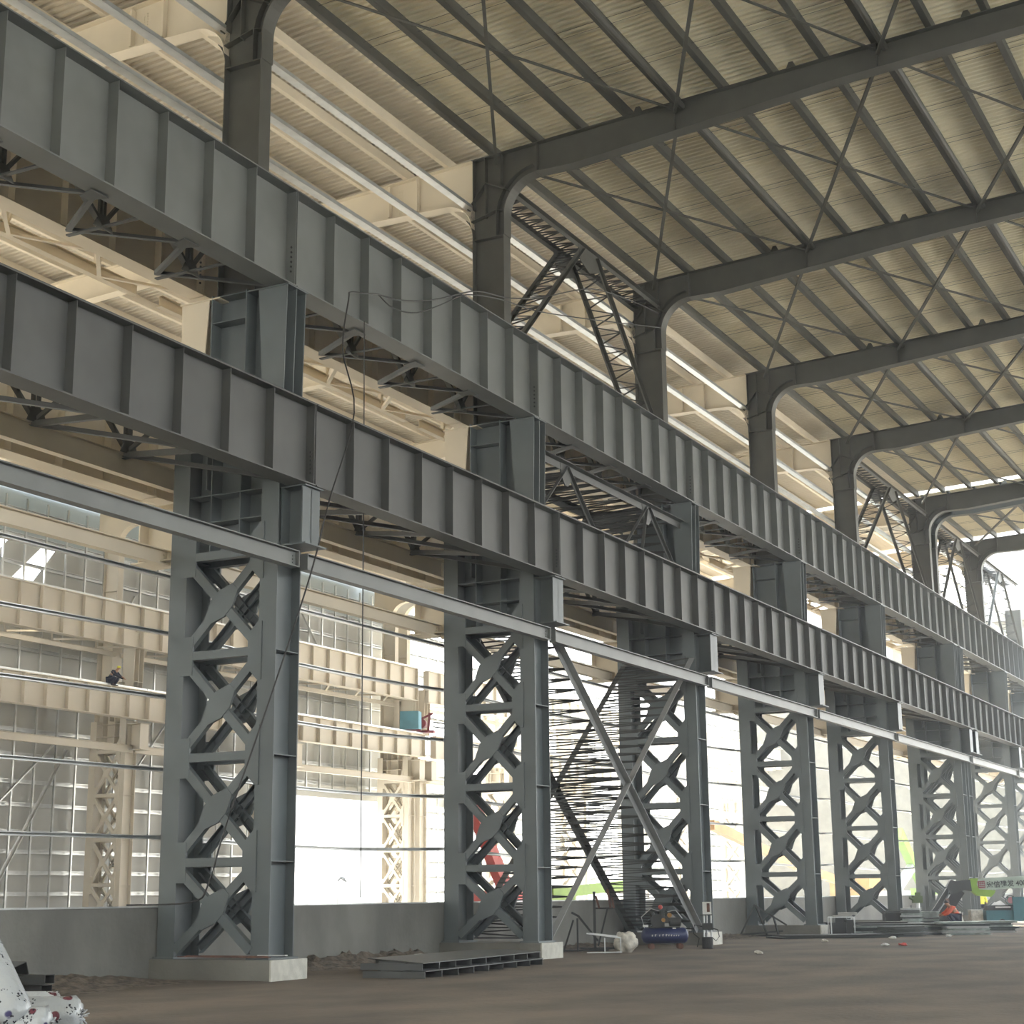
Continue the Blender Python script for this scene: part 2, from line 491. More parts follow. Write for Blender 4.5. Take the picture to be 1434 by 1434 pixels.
        b.box(f(0.38), f(1.41), -0.32, 0.38, 12.32, 12.35)
        b.prism([(f(0.95), 14.82), (f(0.99), 14.82), (f(1.17), 12.35), (f(1.13), 12.35)], 'Y', -0.32, 0.38)
        b.obj('upper_bracket', pa, t)
    if not far:
        brackets(1, paint); brackets(-1, 'beige', 0.5)
    else:
        brackets(1, paint)
    return t

c0 = make_column('laced_column', 'x', 'grey laced crane columns between the two naves')
def place(proto, used, loc, label):
    if not used:
        proto.location = loc; proto['label'] = label; return proto
    return dup(proto, loc, label)
collab = ['first grey laced column from the left, nearest the camera, rust-coloured plates at its foot',
          'second grey laced column from the left, standing beside the open gate view',
          'third grey laced column from the left, behind the blue compressor',
          'fourth grey laced column from the left, right of the tripod trestle',
          'fifth grey laced column from the left, behind the galvanised stacks',
          'sixth grey laced column, the nearer of the closely set pair',
          'seventh grey laced column, the farther of the closely set pair',
          'eighth grey laced column, beyond the lettered lift boom',
          'ninth grey laced column, cut by the right picture edge']
for i, y in enumerate(YC):
    place(c0, i > 0, (XC, y, 0), collab[i])
# one more column nearer than the frame edge carries the girders out of view
# concrete footings
f0 = thing('concrete_footing', 'x', 'footing', (0, 0, 0), 0, 'concrete footings under the grey columns')
b = MB().box(-1.46, 1.60, -0.62, 0.62, -0.1, 0.40); b.obj('block', 'concrete', f0)
b = MB().box(1.60, 1.64, -0.63, 0.63, -0.1, 0.40); b.obj('rendered_end', 'render', f0)
for i, y in enumerate(YC):
    if i == 6: continue
    place(f0, i > 0, (XC, y, 0), 'concrete footing with pale rendered end under the %s grey column' % CNAME[i])

# ================================================================== crane girders
def make_girder(L, depth, paint, label, group, n=8, fw=0.6, side=1, bolts=True, st=0.02, gap=0.02):
    """runs along +Y from its origin; origin at bottom centre"""
    t = thing('crane_girder', label, 'girder', (0, 0, 0), 0, group)
    a, e = gap, L-gap
    MB().box(-0.008, 0.008, a, e, 0.03, depth-0.03).obj('web', paint, t)
    MB().box(-fw/2, fw/2, a, e, depth-0.03, depth).obj('top_flange', paint, t)
    MB().box(-fw/2, fw/2, a, e, 0, 0.03).obj('bottom_flange', paint, t)
    sw = fw/2 - 0.04
    first = None
    for k in range(n+1):
        y = a + 0.012 + (e-a-0.024)*k/n
        if first is None:
            q = MB()
            for s in (-1, 1): q.box(s*0.008, s*sw, -0.008, 0.008, 0.04, depth-0.03)
            o = first = q.obj('stiffener', paint, t)
        else:
            o = first.copy(); COL.objects.link(o); o.parent = t
        o.location = (0, y, 0)
    if bolts:
        q = MB()
        for y in (a-0.012, e+0.012):
            for k in range(6):
                z = depth*0.16 + k*depth*0.05
                q.tube([(side*sw*0.62, y-0.05, z), (side*sw*0.62, y+0.05, z)], 0.026, 8)
        q.obj('splice_bolts', 'dark', t)
    MB().box(-0.035, 0.035, a, e, depth, depth+0.13).obj('crane_rail', 'galv' if paint == 'far' else 'dark', t)
    return t
spans = [(Y0-12, 12), (Y0, 12), (Y0+12, 12), (Y0+24, 12), (Y0+36, 12), (Y0+48, 15.4), (92.03, 12.57), (104.6, 12), (116.6, 12)]
SPN = ['span left of the first column', 'span between first and second columns', 'span between second and third columns',
       'span between third and fourth columns', 'span between fourth and fifth columns', 'span between fifth and sixth columns',
       'span between seventh and eighth columns', 'span between eighth and ninth columns', 'span beyond the ninth column']
def girder_line(X, z, depth, paint, word, group, fw, n=8):
    protos = {}
    for i, (ys, L) in enumerate(spans):
        lab = '%s, %s' % (word, SPN[i])
        if L not in protos:
            protos[L] = make_girder(L, depth, paint, lab, group, 10 if L > 15 else n, fw); protos[L].location = (X, ys, z)
        else: dup(protos[L], (X, ys, z), lab)
girder_line(-20.6, 14.87, 2.3, 'grey', 'grey upper crane girder', 'grey upper crane girders', 0.6)
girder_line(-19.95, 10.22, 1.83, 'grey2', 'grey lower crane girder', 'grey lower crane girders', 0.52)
girder_line(-23.1, 15.12, 2.0, 'beige', 'beige girder behind the grey upper one', 'beige upper girders behind the grey ones', 0.46)
girder_line(-24.3, 10.5, 1.8, 'beige', 'beige girder behind the grey lower one', 'beige lower girders behind the grey ones', 0.5)

# auxiliary chords and horizontal bracing of each span
def make_aux(L, group, label):
    t = thing('girder_bracing', label, 'bracing', (0, 0, 0), 0, group)
    # lower level
    MB().ibeam((-23.55, 0.03, 10.80), (-23.55, L-0.03, 10.80), 0.2, 0.5, 0.02).obj('lower_chord', 'beige', t)
    b = MB(); n = 4; st = (L-0.8)/n
    for k in range(n):
        y = 0.4+k*st
        b.angle((-20.2, y, 10.3), (-23.5, y+st/2, 10.95), 0.11, 0.012)
        b.angle((-23.5, y+st/2, 10.95), (-20.2, y+st, 10.3), 0.11, 0.012)
        b.box(-23.5, -20.2, y+st/2-0.05, y+st/2+0.05, 10.9, 10.92) if k % 2 else None
    b.obj('lower_lattice', 'grey2', t)
    for k in range(n):
        y = 0.4+k*st+st/2; b = MB()
        for dy in (-0.07, 0.07): b.bar((-23.4, y+dy, 11.03), (-23.4, y+dy*1.2, 12.2), 0.07, 0.07)
        b.bar((-23.4, y, 11.05), (-22.0, y+0.3, 12.1), 0.08, 0.08)
        b.bar((-23.4, y, 11.05), (-23.4, y-1.3, 12.2), 0.12, 0.06)
        b.prism([(y-0.28, 11.0), (y+0.28, 11.0), (y+0.16, 11.3), (y-0.16, 11.3)], 'X', -23.36, -23.34)
        b.obj('lower_hanger', 'roofsteel', t)
    # upper level
    b = MB()
    for k in range(n):
        y = 0.4+k*st
        b.angle((-20.9, y, 14.85), (-22.85, y+st/2, 15.02), 0.1, 0.012)
        b.angle((-22.85, y+st/2, 15.02), (-20.9, y+st, 14.85), 0.1, 0.012)
        b.box(-22.8, -20.9, y+st/2-0.05, y+st/2+0.05, 14.9, 14.93)
        b.prism([(-20.7, y-0.25), (-20.7, y+0.25), (-21.1, y+0.12), (-21.1, y-0.12)], 'Z', 14.84, 14.86)
    b.obj('upper_lattice', 'grey2', t)
    for k in range(n):
        y = 0.4+k*st+st/2; b = MB()
        for dy in (-0.06, 0.06): b.bar((-21.9, y+dy, 14.9), (-21.9, y+dy, 15.9), 0.07, 0.07)
        b.bar((-21.9, y, 14.95), (-21.9, y-st/2+0.2, 15.95), 0.14, 0.07)
        b.bar((-21.9, y, 14.95), (-21.9, y+0.8, 15.95), 0.09, 0.07)
        b.prism([(y-0.3, 14.86), (y+0.3, 14.86), (y+0.14, 15.16), (y-0.14, 15.16)], 'X', -21.86, -21.84)
        b.obj('upper_hanger', 'roofsteel', t)
    MB().ibeam((-24.55, 0.4, 15.42), (-24.55, L-0.4, 15.42), 0.18, 0.28, 0.016).obj('outer_chord', 'beige', t)
    b = MB()
    for k in range(n):
        y = 0.4+k*st
        b.angle((-23.3, y, 15.14), (-24.5, y+st/2, 15.28), 0.09, 0.012)
        b.angle((-24.5, y+st/2, 15.28), (-23.3, y+st, 15.14), 0.09, 0.012)
        b.bar((-24.55, y+st/2, 15.5), (-24.55, y+st/2+0.7, 16.9), 0.08, 0.05)
        b.bar((-24.55, y+st/2, 15.5), (-24.55, y+st/2, 16.9), 0.1, 0.05)
    b.obj('outer_lattice', 'beige', t)
    MB().ibeam((-24.55, 0.4, 16.9), (-24.55, L-0.4, 16.9), 0.16, 0.2, 0.016).obj('walkway_edge', 'beige', t)
    MB().box(-24.5, -23.3, 0.4, L-0.4, 17.0, 17.02).obj('walkway_plate', 'beige', t)
    return t
paux = {}
for i, (ys, L) in enumerate(spans):
    lab = 'angle bracing under the girders, ' + SPN[i]
    if L not in paux:
        paux[L] = make_aux(L, 'angle bracing under the girders', lab); paux[L].location = (0, ys, 0)
    else: dup(paux[L], (0, ys, 0), lab)

# tie beams just below the lower girders, one per bay on each face of the column row
def tie_line(X, z0, z1, paint, word, group, name='tie_beam'):
    for i, (ys, L) in enumerate(spans):
        t = thing(name, '%s, %s' % (word, SPN[i]), 'beam', (X, ys, 0), 0, group)
        MB().ibeam((0, 0.16, (z0+z1)/2), (0, L-0.16, (z0+z1)/2), 0.22, z1-z0, 0.022).obj('beam', paint, t)
        for y, yb in ((0.16, 0.28), (L-0.16, L-0.28)):
            b = MB().box(-0.1, 0.1, y-0.012, y+0.012, z0, z1)
            for k in range(3): b.tube([(0.0, yb, z0+0.1+k*0.07), (0.03, yb, z0+0.1+k*0.07)], 0.018, 6)
            b.obj('end_plate', paint, t)
tie_line(-20.08, 8.44, 8.80, 'grey', 'grey tie beam across the column faces', 'grey tie beams')
tie_line(-23.55, 8.82, 9.16, 'beige', 'beige tie beam behind the columns', 'beige tie beams')

# ================================================================== rafters
def arc(cx, cz, r, a0, a1, n=10):
    return [(cx+r*math.cos(R_(a0+(a1-a0)*i/n)), cz+r*math.sin(R_(a0+(a1-a0)*i/n))) for i in range(n+1)]
XL, XR = -22.35, -21.30
def depthA(x): return 0.72 if x > -11 else 0.72 + (1.03-0.72)*min(1, (-11-x)/9.0)
def make_rafterA():
    t = thing('roof_rafter', 'x', 'rafter', (0, 0, 0), 0, 'grey roof rafters with curved knees')
    rr = 1.15
    curve = arc(XR+rr, 21.25, rr, 180, 96, 12)
    low = curve + [(x, zr(x)-depthA(x)) for x in (-19.0, -16, -13, -11, -8, -3.8)] + [(4, zr(4)-0.72), (14.4, zr(14.4)-0.72)]
    lc = arc(XL-0.75, 20.75, 0.75, 0, 45, 5)     # small outward flare towards the beige rafter
    left = [(XL, 20.62)] + lc
    tip = left[-1]
    outline = [(XR, 20.62)] + low + [(14.4, zr(14.4)), (-3.8, zr(-3.8)), (XL, zr(XL)), (XL, 22.2), tip] + left[:-1][::-1]
    b = MB(); b.prism(outline, 'Y', -0.008, 0.008); b.obj('web', 'roofsteel', t)
    b = MB(); b.strip([(XR, 20.62)] + low, -0.22, 0.22, 0.025, -1)
    b.obj('bottom_flange', 'roofsteel', t)
    b = MB(); b.strip([(XL-0.05, zr(XL)), (-3.8, zr(-3.8)), (14.4, zr(14.4))], -0.19, 0.19, 0.022, -1); b.obj('top_flange', 'roofsteel', t)
    b = MB(); b.strip(left, -0.21, 0.21, 0.02, -1); b.obj('knee_stiffener', 'roofsteel', t)
    b = MB(); b.box(XL, XL+0.02, -0.19, 0.19, 21.6, zr(XL)); b.obj('knee_stiffener', 'roofsteel', t)
    b = MB(); b.box(XL, XR, -0.19, 0.19, 20.61, 20.64); b.obj('knee_stiffener', 'roofsteel', t)
    b = MB(); b.strip([(XL-0.1, 21.22), (XR-0.28, 21.45), (XR+0.02, 21.38)], -0.18, 0.18, 0.018); b.obj('knee_stiffener', 'roofsteel', t)
    b = MB(); b.box(-21.95, -21.93, -0.18, 0.18, 21.3, 23.2); b.obj('knee_stiffener', 'roofsteel', t)
    b = MB(); b.box(-21.42, -21.40, -0.18, 0.18, 22.25, 23.22); b.obj('knee_stiffener', 'roofsteel', t)
    b = MB(); b.box(-20.22, -20.20, -0.18, 0.18, 22.35, zr(-20.2)); b.obj('knee_stiffener', 'roofsteel', t)
    b = MB(); b.box(XR-0.28, XR-0.26, -0.18, 0.18, 20.64, 21.44); b.obj('knee_stiffener', 'roofsteel', t)
    b = MB(); b.strip([(-21.94, 22.4), (-21.05, 21.95)], -0.18, 0.18, 0.018); b.obj('knee_stiffener', 'roofsteel', t)
    b = MB(); b.strip([(-21.94, 22.4), (XL-0.2, 21.65)], -0.18, 0.18, 0.018); b.obj('knee_stiffener', 'roofsteel', t)
    for x in (-15.85, -10.0, -4.2): MB().box(x-0.01, x+0.01, -0.17, 0.17, zr(x)-depthA(x)+0.02, zr(x)-0.02).obj('knee_stiffener', 'roofsteel', t)
    b = MB(); b.strip(arc(XR+rr, 21.25, rr+0.26, 178, 98, 10), -0.18, 0.18, 0.016, 1); b.obj('knee_stiffener', 'roofsteel', t)
    b = MB()
    for x in (-17.0, -12.4, -7.6):
        b.prism([(x-0.18, zr(x)), (x+0.18, zr(x)), (x+0.06, zr(x)+0.26), (x-0.06, zr(x)+0.26)], 'Y', -0.02, 0.02)
    b.split('lug', 'roofsteel', t)
    return t
def depthB(x): return 1.02
def make_rafterB():
    t = thing('roof_rafter', 'x', 'rafter', (0, 0, 0), 0, 'beige roof rafters of the second nave')
    cv = [(XL-0.03, 20.95)] + arc(XL-0.95, 20.98, 0.92, 0, 85, 9)
    low = cv + [(-26, zr(-26)-1.08), (-34, zr(-34)-0.95), (-46, zr(-46)-0.95), (-55.4, zr(-55.4)-1.0)] + arc(-55.5, 19.3, 1.1, 90, 178, 8)
    low += [(-56.62, 19.3)]
    out = low + [(-58.0, 19.3), (-58.0, zr(-58)), (XL-0.03, zr(XL))]
    b = MB().prism(out, 'Y', -0.008, 0.008); b.obj('web', 'beige', t)
    b = MB().strip(low, -0.2, 0.2, 0.025, 1); b.obj('bottom_flange', 'beige', t)
    b = MB().strip([(XL-0.03, zr(XL)), (-58, zr(-58))], -0.18, 0.18, 0.022, 1); b.obj('top_flange', 'beige', t)
    for dx in (0.62, 0.72):
        b = MB()
        for k in range(12):
            z = 22.85-k*0.075
            b.tube([(-24.3-dx, -0.03, z), (-24.3-dx, 0.03, z)], 0.02, 6)
        b.obj('splice_bolts', 'beige', t)
    MB().box(-24.3-1.05, -24.3-0.99, -0.17, 0.17, 22.0, 23.0).obj('stiffener', 'beige', t); MB().box(-24.35, -24.3, -0.17, 0.17, 22.0, 23.05).obj('stiffener', 'beige', t)
    return t
rA = make_rafterA(); rB = make_rafterB()
YR = [Y0-12] + YC[:8]
RN = ['first grey roof rafter, before the first column', 'grey roof rafter rising from the first column', 'grey roof rafter rising from the second column',
      'grey roof rafter rising from the third column', 'grey roof rafter rising from the fourth column', 'grey roof rafter rising from the fifth column',
      'grey roof rafter on the nearer column of the pair', 'grey roof rafter on the farther column of the pair', 'grey roof rafter rising from the eighth column']
for i, y in enumerate(YR):
    place(rA, i > 0, (0, y, 0), RN[i])
    place(rB, i > 0, (0, y, 0), RN[i].replace('grey', 'beige second-nave').replace('rising from', 'meeting'))

# ================================================================== purlins, struts, bracing
YP0, YP1 = 6.0, YEND-0.3
for k in range(16):
    x = -21.72 + 1.462*k
    b = MB().cee((x, YP0, zr(x)+0.165), (x, 90.9, zr(x)+0.165), 0.16, 0.29, 0.012, sx=-1)
    b.cee((x, 91.8, zr(x)+0.165), (x, YP1, zr(x)+0.165), 0.16, 0.29, 0.012, sx=-1)
    tag(b.obj('purlin', 'roofsteel'), '%s dark roof purlin counted from the column row' % ordw(k+1), 'purlin', 'dark purlins')
for k in range(24):
    x = -23.26 - 1.462*k
    b = MB().cee((x, YP0, zr(x)+0.165), (x, 90.9, zr(x)+0.165), 0.14, 0.28, 0.012, sx=-1)
    b.cee((x, 91.8, zr(x)+0.165), (x, YP1, zr(x)+0.165), 0.14, 0.28, 0.012, sx=-1)
    tag(b.obj('purlin', 'beige'), '%s beige roof purlin counted leftwards from the column row' % ordw(k+1), 'purlin', 'beige purlins')
for k, x in enumerate((-15.85, -10.0, -4.2)):
    b = MB()
    for i in range(len(YR)-1):
        if YR[i+1]-YR[i] < 3: continue
        b.tube([(x+0.22, YR[i]+0.02, zr(x)-0.13), (x+0.22, YR[i+1]-0.02, zr(x)-0.13)], 0.095, 10)
    tag(b.obj('roof_strut', 'roofsteel'), '%s line of round strut between rafters, counted from the column row' % CNAME[k], 'strut', 'roof struts')
bays = ['before the first rafter', 'between first and second columns', 'between second and third columns', 'between third and fourth columns', 'between fourth and fifth columns', 'between fifth and sixth columns', '', 'between seventh and eighth columns']
PX = [-21.6, -15.85, -10.0, -4.2]
for i in range(len(YR)-1):
    a, c = YR[i]+0.15, YR[i+1]-0.15
    if c-a < 3: continue
    for k in range(3):
        x0, x1 = PX[k], PX[k+1]
        t = thing('roof_cross_brace', 'crossed roof tie bars %s, %s panel from the column row' % (bays[i] or 'at the joint', CNAME[k]), 'bracing', (0, 0, 0), 0, 'crossed roof tie bars')
        z0, z1 = zr(x0)-0.25, zr(x1)-0.25
        MB().angle((x0, a, z0), (x1, c, z1), 0.085, 0.012).obj('tie_bar', 'roofsteel', t)
        MB().angle((x1, a, z1), (x0, c, z0-0.1), 0.085, 0.012).obj('tie_bar', 'roofsteel', t)
# sag wires under the sheet
for i in range(len(YR)-1):
    a, c = YR[i], YR[i+1]
    if c-a < 3: continue
    b = MB()
    for q in (0.2, 0.4, 0.6, 0.8):
        for d in (-0.16, 0.16):
            y = a+(c-a)*q+d
            b.tube([(-21.7, y, zr(-21.7)+0.2), (-3.8, y, zr(-3.8)+0.2)], 0.006, 4)
    tag(b.obj('sag_wires', 'wire'), 'thin sag wires crossing the purlins %s' % (bays[i] or 'at the joint'), 'wire', 'sag wires')

# slim galvanised girts between the upper column shafts
for k, z in enumerate((21.72, 20.30, 19.08)):
    b = MB().cee((-22.5, 6, z), (-22.5, 120, z), 0.16, 0.07, 0.008, up=(0, 0, 1), sx=1)
    b.box(-22.62, -22.38, 6, 120, z-0.05, z-0.04)
    b.box(-22.39, -22.375, 6, 120, z-0.05, z+0.05)
    tag(b.obj('girt', 'galv'), '%s of three bright galvanised girts above the upper crane girder' % ('top', 'middle', 'lowest')[k], 'girt', 'girts above the crane girder')
for k, z in enumerate((2.90, 4.33, 5.90, 7.30, 8.55)):
    b = MB()
    for i in range(-1, 9):
        ya = YC[i]+0.0 if i >= 0 else 6
        yb = YC[i+1] if i+1 < len(YC) else 125
        n = 8
        pts = [(-23.42, ya+(yb-ya)*j/n, z-0.10*math.sin(math.pi*j/n)*(1+0.4*math.sin(i*2.1+k)))for j in range(n+1)]
        if z > 8.4: pts = [(p[0], p[1], z) for p in pts]
        for p, q in zip(pts, pts[1:]): b.cee(p, q, 0.14, 0.075, 0.006)
    tag(b.obj('girt', 'galv'), '%s galvanised girt above the low concrete wall' % ('lowest', 'second', 'third', 'fourth', 'highest')[k], 'girt', 'girts above the low wall')
MB().box(-23.5, -23.22, 2, 150, 1.44, 1.475).obj('coping', 'galv', bpy.data.objects['wall_left'])

# ================================================================== laced bracing
def laced(t, p, q, xa, xb, sz=0.14, pitch=0.75, paint='grey2', lac='dark', r=0.03, near=None):
    """p,q are (y,z); chords on planes xa and xb with zigzag between"""
    for x in (xa, xb):
        MB().angle((x, p[0], p[1]), (x, q[0], q[1]), sz, 0.014, up=(1, 0, 0)).obj('chord', near or paint if x == xa else paint, t)
    L = math.hypot(q[0]-p[0], q[1]-p[1]); n = max(2, int(L/pitch))
    b = MB()
    f = lambda s: (p[0]+(q[0]-p[0])*s, p[1]+(q[1]-p[1])*s)
    for k in range(n):
        (y0, z0), (y1, z1) = f(k/n), f((k+0.5)/n); (y2, z2) = f((k+1)/n)
        b.bar((xa, y0, z0), (xb, y1, z1), r*2, r*1.2); b.bar((xb, y1, z1), (xa, y2, z2), r*2, r*1.2)
        b.bar((xa, y0, z0), (xb, y0, z0), r*2, r*1.2)
    b.obj('lacing', lac, t)
def lower_bracing(ya, yb, lab):
    t = thing('laced_cross_bracing', lab, 'bracing', (0, 0, 0), 0, 'laced bracing between columns')
    laced(t, (ya+0.45, 0.5), (yb-0.45, 9.4), -20.55, -23.0, 0.2, 0.42, near='grey_lit')
    laced(t, (ya+0.45, 9.3), (yb-0.45, 0.5), -20.55, -23.0, 0.2, 0.42, near='grey_lit')
lower_bracing(YC[1], YC[2], 'tall crossed laced bracing filling the bay between second and third columns')
def mid_bracing(ya, yb, lab):
    t = thing('laced_portal', lab, 'bracing', (0, 0, 0), 0, 'laced bracing between columns')
    xa, xb = -20.75, -22.9
    laced(t, (ya+0.4, 14.15), (yb-0.4, 14.15), xa, xb, 0.22, 0.8)
    for (a, c) in (((ya+0.4, 12.1), (ya+2.6, 14.1)), ((ya+2.6, 14.1), (ya+5.5, 11.6)), ((yb-4.2, 11.6), (yb-3.4, 14.1)), ((yb-3.2, 14.1), (yb-0.5, 11.9)), ((yb-5.9, 11.9), (yb-3.4, 14.1))):
        laced(t, a, c, xa, xb, 0.11, 0.35)
    b = MB()
    for y in (ya+2.6, yb-3.3):
        for x in (xa, xb): b.prism([(y-0.45, 14.3), (y+0.45, 14.3), (y+0.35, 13.75), (y+0.1, 13.5), (y-0.1, 13.5), (y-0.35, 13.75)], 'X', x-0.02, x+0.02)
    b.split('gusset_plate', 'grey2', t)
mid_bracing(YC[1], YC[2], 'flat laced portal between second and third columns, under the upper girder')
def top_bracing(ya, yb, lab):
    t = thing('laced_portal', lab, 'bracing', (0, 0, 0), 0, 'laced bracing between columns')
    xa, xb = -21.4, -22.3
    ym = (ya+yb)/2
    laced(t, (ya+0.2, 22.3), (yb-0.2, 22.3), xa, xb, 0.16, 0.55, 'roofsteel', 'dark', 0.025)
    laced(t, (ym-0.5, 22.2), (ya+0.5, 17.3), xa, xb, 0.13, 0.7, 'roofsteel', 'dark', 0.025)
    laced(t, (ym+0.5, 22.2), (yb-0.5, 17.3), xa, xb, 0.13, 0.7, 'roofsteel', 'dark', 0.025)
    b = MB()
    for x in (xa, xb): b.prism([(ym-0.9, 22.45), (ym+0.9, 22.45), (ym+0.7, 21.75), (ym, 21.5), (ym-0.7, 21.75)], 'X', x-0.015, x+0.015)
    b.split('gusset_plate', 'roofsteel', t)
top_bracing(YC[1], YC[2], 'laced portal with splayed legs between second and third upper shafts')
top_bracing(YC[4], YC[5], 'laced portal with splayed legs between fifth and sixth upper shafts')
top_bracing(YC[6], YC[7], 'laced portal with splayed legs between seventh and eighth upper shafts')
top_bracing(YC[7], YC[8], 'laced portal with splayed legs between eighth and ninth upper shafts')

# ================================================================== far row of the second nave
XF = -56.75
cf = make_column('laced_column', 'x', 'beige laced columns of the far row', half=1.15, paint='far', legw=0.4, far=True)
YF = [52.0, 65.0, 78.4, 92.1, 93.6, 106, 118, 130, 142, 154, 166]
for i, y in enumerate(YF):
    place(cf, i > 0, (XF, y, 0), 'beige laced column of the far row, %s from the left' % (CNAME + ['tenth', 'eleventh'])[i])
FS = [(38.6, 13.4), (52.0, 13.0), (65.0, 13.4), (78.4, 13.7), (93.4, 12.6), (106, 12), (118, 12), (130, 12), (142, 12), (154, 12)]
for X, z, dp, word, grp in ((-55.3, 14.0, 2.1, 'beige upper crane girder of the far row', 'far upper crane girders'), (-54.75, 10.35, 1.45, 'beige lower crane girder of the far row', 'far lower crane girders')):
    for i, (ys, L) in enumerate(FS):
        gi = make_girder(L, dp, 'far', '%s, %s span from the left' % (word, (CNAME+['tenth'])[i]), grp, 9 if i < 3 else 8, 0.5, bolts=False)
        gi.location = (X, ys, z)
for i, (ys, L) in enumerate(FS):
    t = thing('tie_beam', 'beige tie beam of the far row, %s span from the left' % (CNAME+['tenth'])[i], 'beam', (-55.4, ys, 0), 0, 'far tie beams')
    MB().ibeam((0, 0.1, 8.95), (0, L-0.1, 8.95), 0.22, 0.36, 0.02).obj('beam', 'far', t)
    b = MB()
    for k in range(4):
        y = 0.3+k*(L-0.6)/4; s_ = (L-0.6)/4
        b.angle((0.2, y, 14.0), (-1.2, y+s_/2, 13.9), 0.1, 0.012); b.angle((-1.2, y+s_/2, 13.9), (0.2, y+s_, 14.0), 0.1, 0.012)
    b.ibeam((-1.3, 0.2, 13.8), (-1.3, L-0.2, 13.8), 0.18, 0.25, 0.016)
    b.obj('lattice', 'far', t)

# girts and posts of the far wall
zs = [1.95, 2.95, 3.95, 4.9, 6.2, 7.3, 8.6, 9.8, 11.2, 12.4, 13.8, 15.2, 16.6, 18.0, 19.4, 20.7]
for k, z in enumerate(zs):
    b = MB()
    segs = ((38, 81.3), (95.2, 170)) if z < 7.6 else ((38, 170),)
    for (a, c) in segs:
        b.cee((XW+0.12, a, z), (XW+0.12, c, z), 0.2, 0.18, 0.01)
    tag(b.obj('girt', 'galv'), '%s horizontal girt of the far wall counted from the bottom' % ordw(k+1), 'girt', 'girts of the far wall')
y = 40.0; k = 0
while y < 168:
    if not (81.3 < y < 95.1): z0 = 0
    else: z0 = 8.3
    b = MB().cee((XW+0.28, y, z0), (XW+0.28, y, 21.3), 0.09, 0.09, 0.01)
    tag(b.obj('wall_post', 'galv'), '%s slender galvanised post of the far wall counted from the left' % ordw(k+1), 'post', 'slender posts of the far wall')
    y += 1.46; k += 1
for k, (a, c) in enumerate((((53.5, 1.2), (63.2, 9.4)), ((64, 9), (58.5, 0.5)), ((66.2, 5), (72.5, 12)), ((66.5, 14.2), (68.6, 17.6)), ((96, 14), (99, 17.5)), ((88.5, 14.5), (82.5, 20.8)), ((97, 2), (103, 9)), ((108, 3), (114, 10)), ((120, 3), (127, 10)))):
    b = MB().angle((XW+0.36, a[0], a[1]), (XW+0.36, c[0], c[1]), 0.14, 0.014, up=(1, 0, 0))
    tag(b.obj('diagonal_brace', 'galv'), 'galvanised diagonal on the far wall, %s from the left' % CNAME[k], 'brace', 'diagonals of the far wall')


# ================================================================== people
def body(name, parent, mname, joints, bones, smooth=True):
    """one continuous skinned surface grown over a joint skeleton"""
    me = bpy.data.meshes.new(name)
    me.from_pydata([j[0] for j in joints], bones, [])
    o = bpy.data.objects.new(name, me); COL.objects.link(o)
    sk = o.modifiers.new('skin', 'SKIN')
    for i, j in enumerate(joints):
        v = me.skin_vertices[0].data[i]
        v.radius = (j[1], j[2] if len(j) > 2 else j[1]); v.use_root = (i == 0)
    sb = o.modifiers.new('sub', 'SUBSURF'); sb.levels = 2; sb.render_levels = 2
    dg = bpy.context.evaluated_depsgraph_get(); dg.update()
    m2 = bpy.data.meshes.new_from_object(o.evaluated_get(dg))
    m2.materials.clear(); m2.materials.append(M[mname])
    m2.polygons.foreach_set('use_smooth', [True]*len(m2.polygons))
    o.modifiers.clear(); o.data = m2; o.parent = parent
    return o
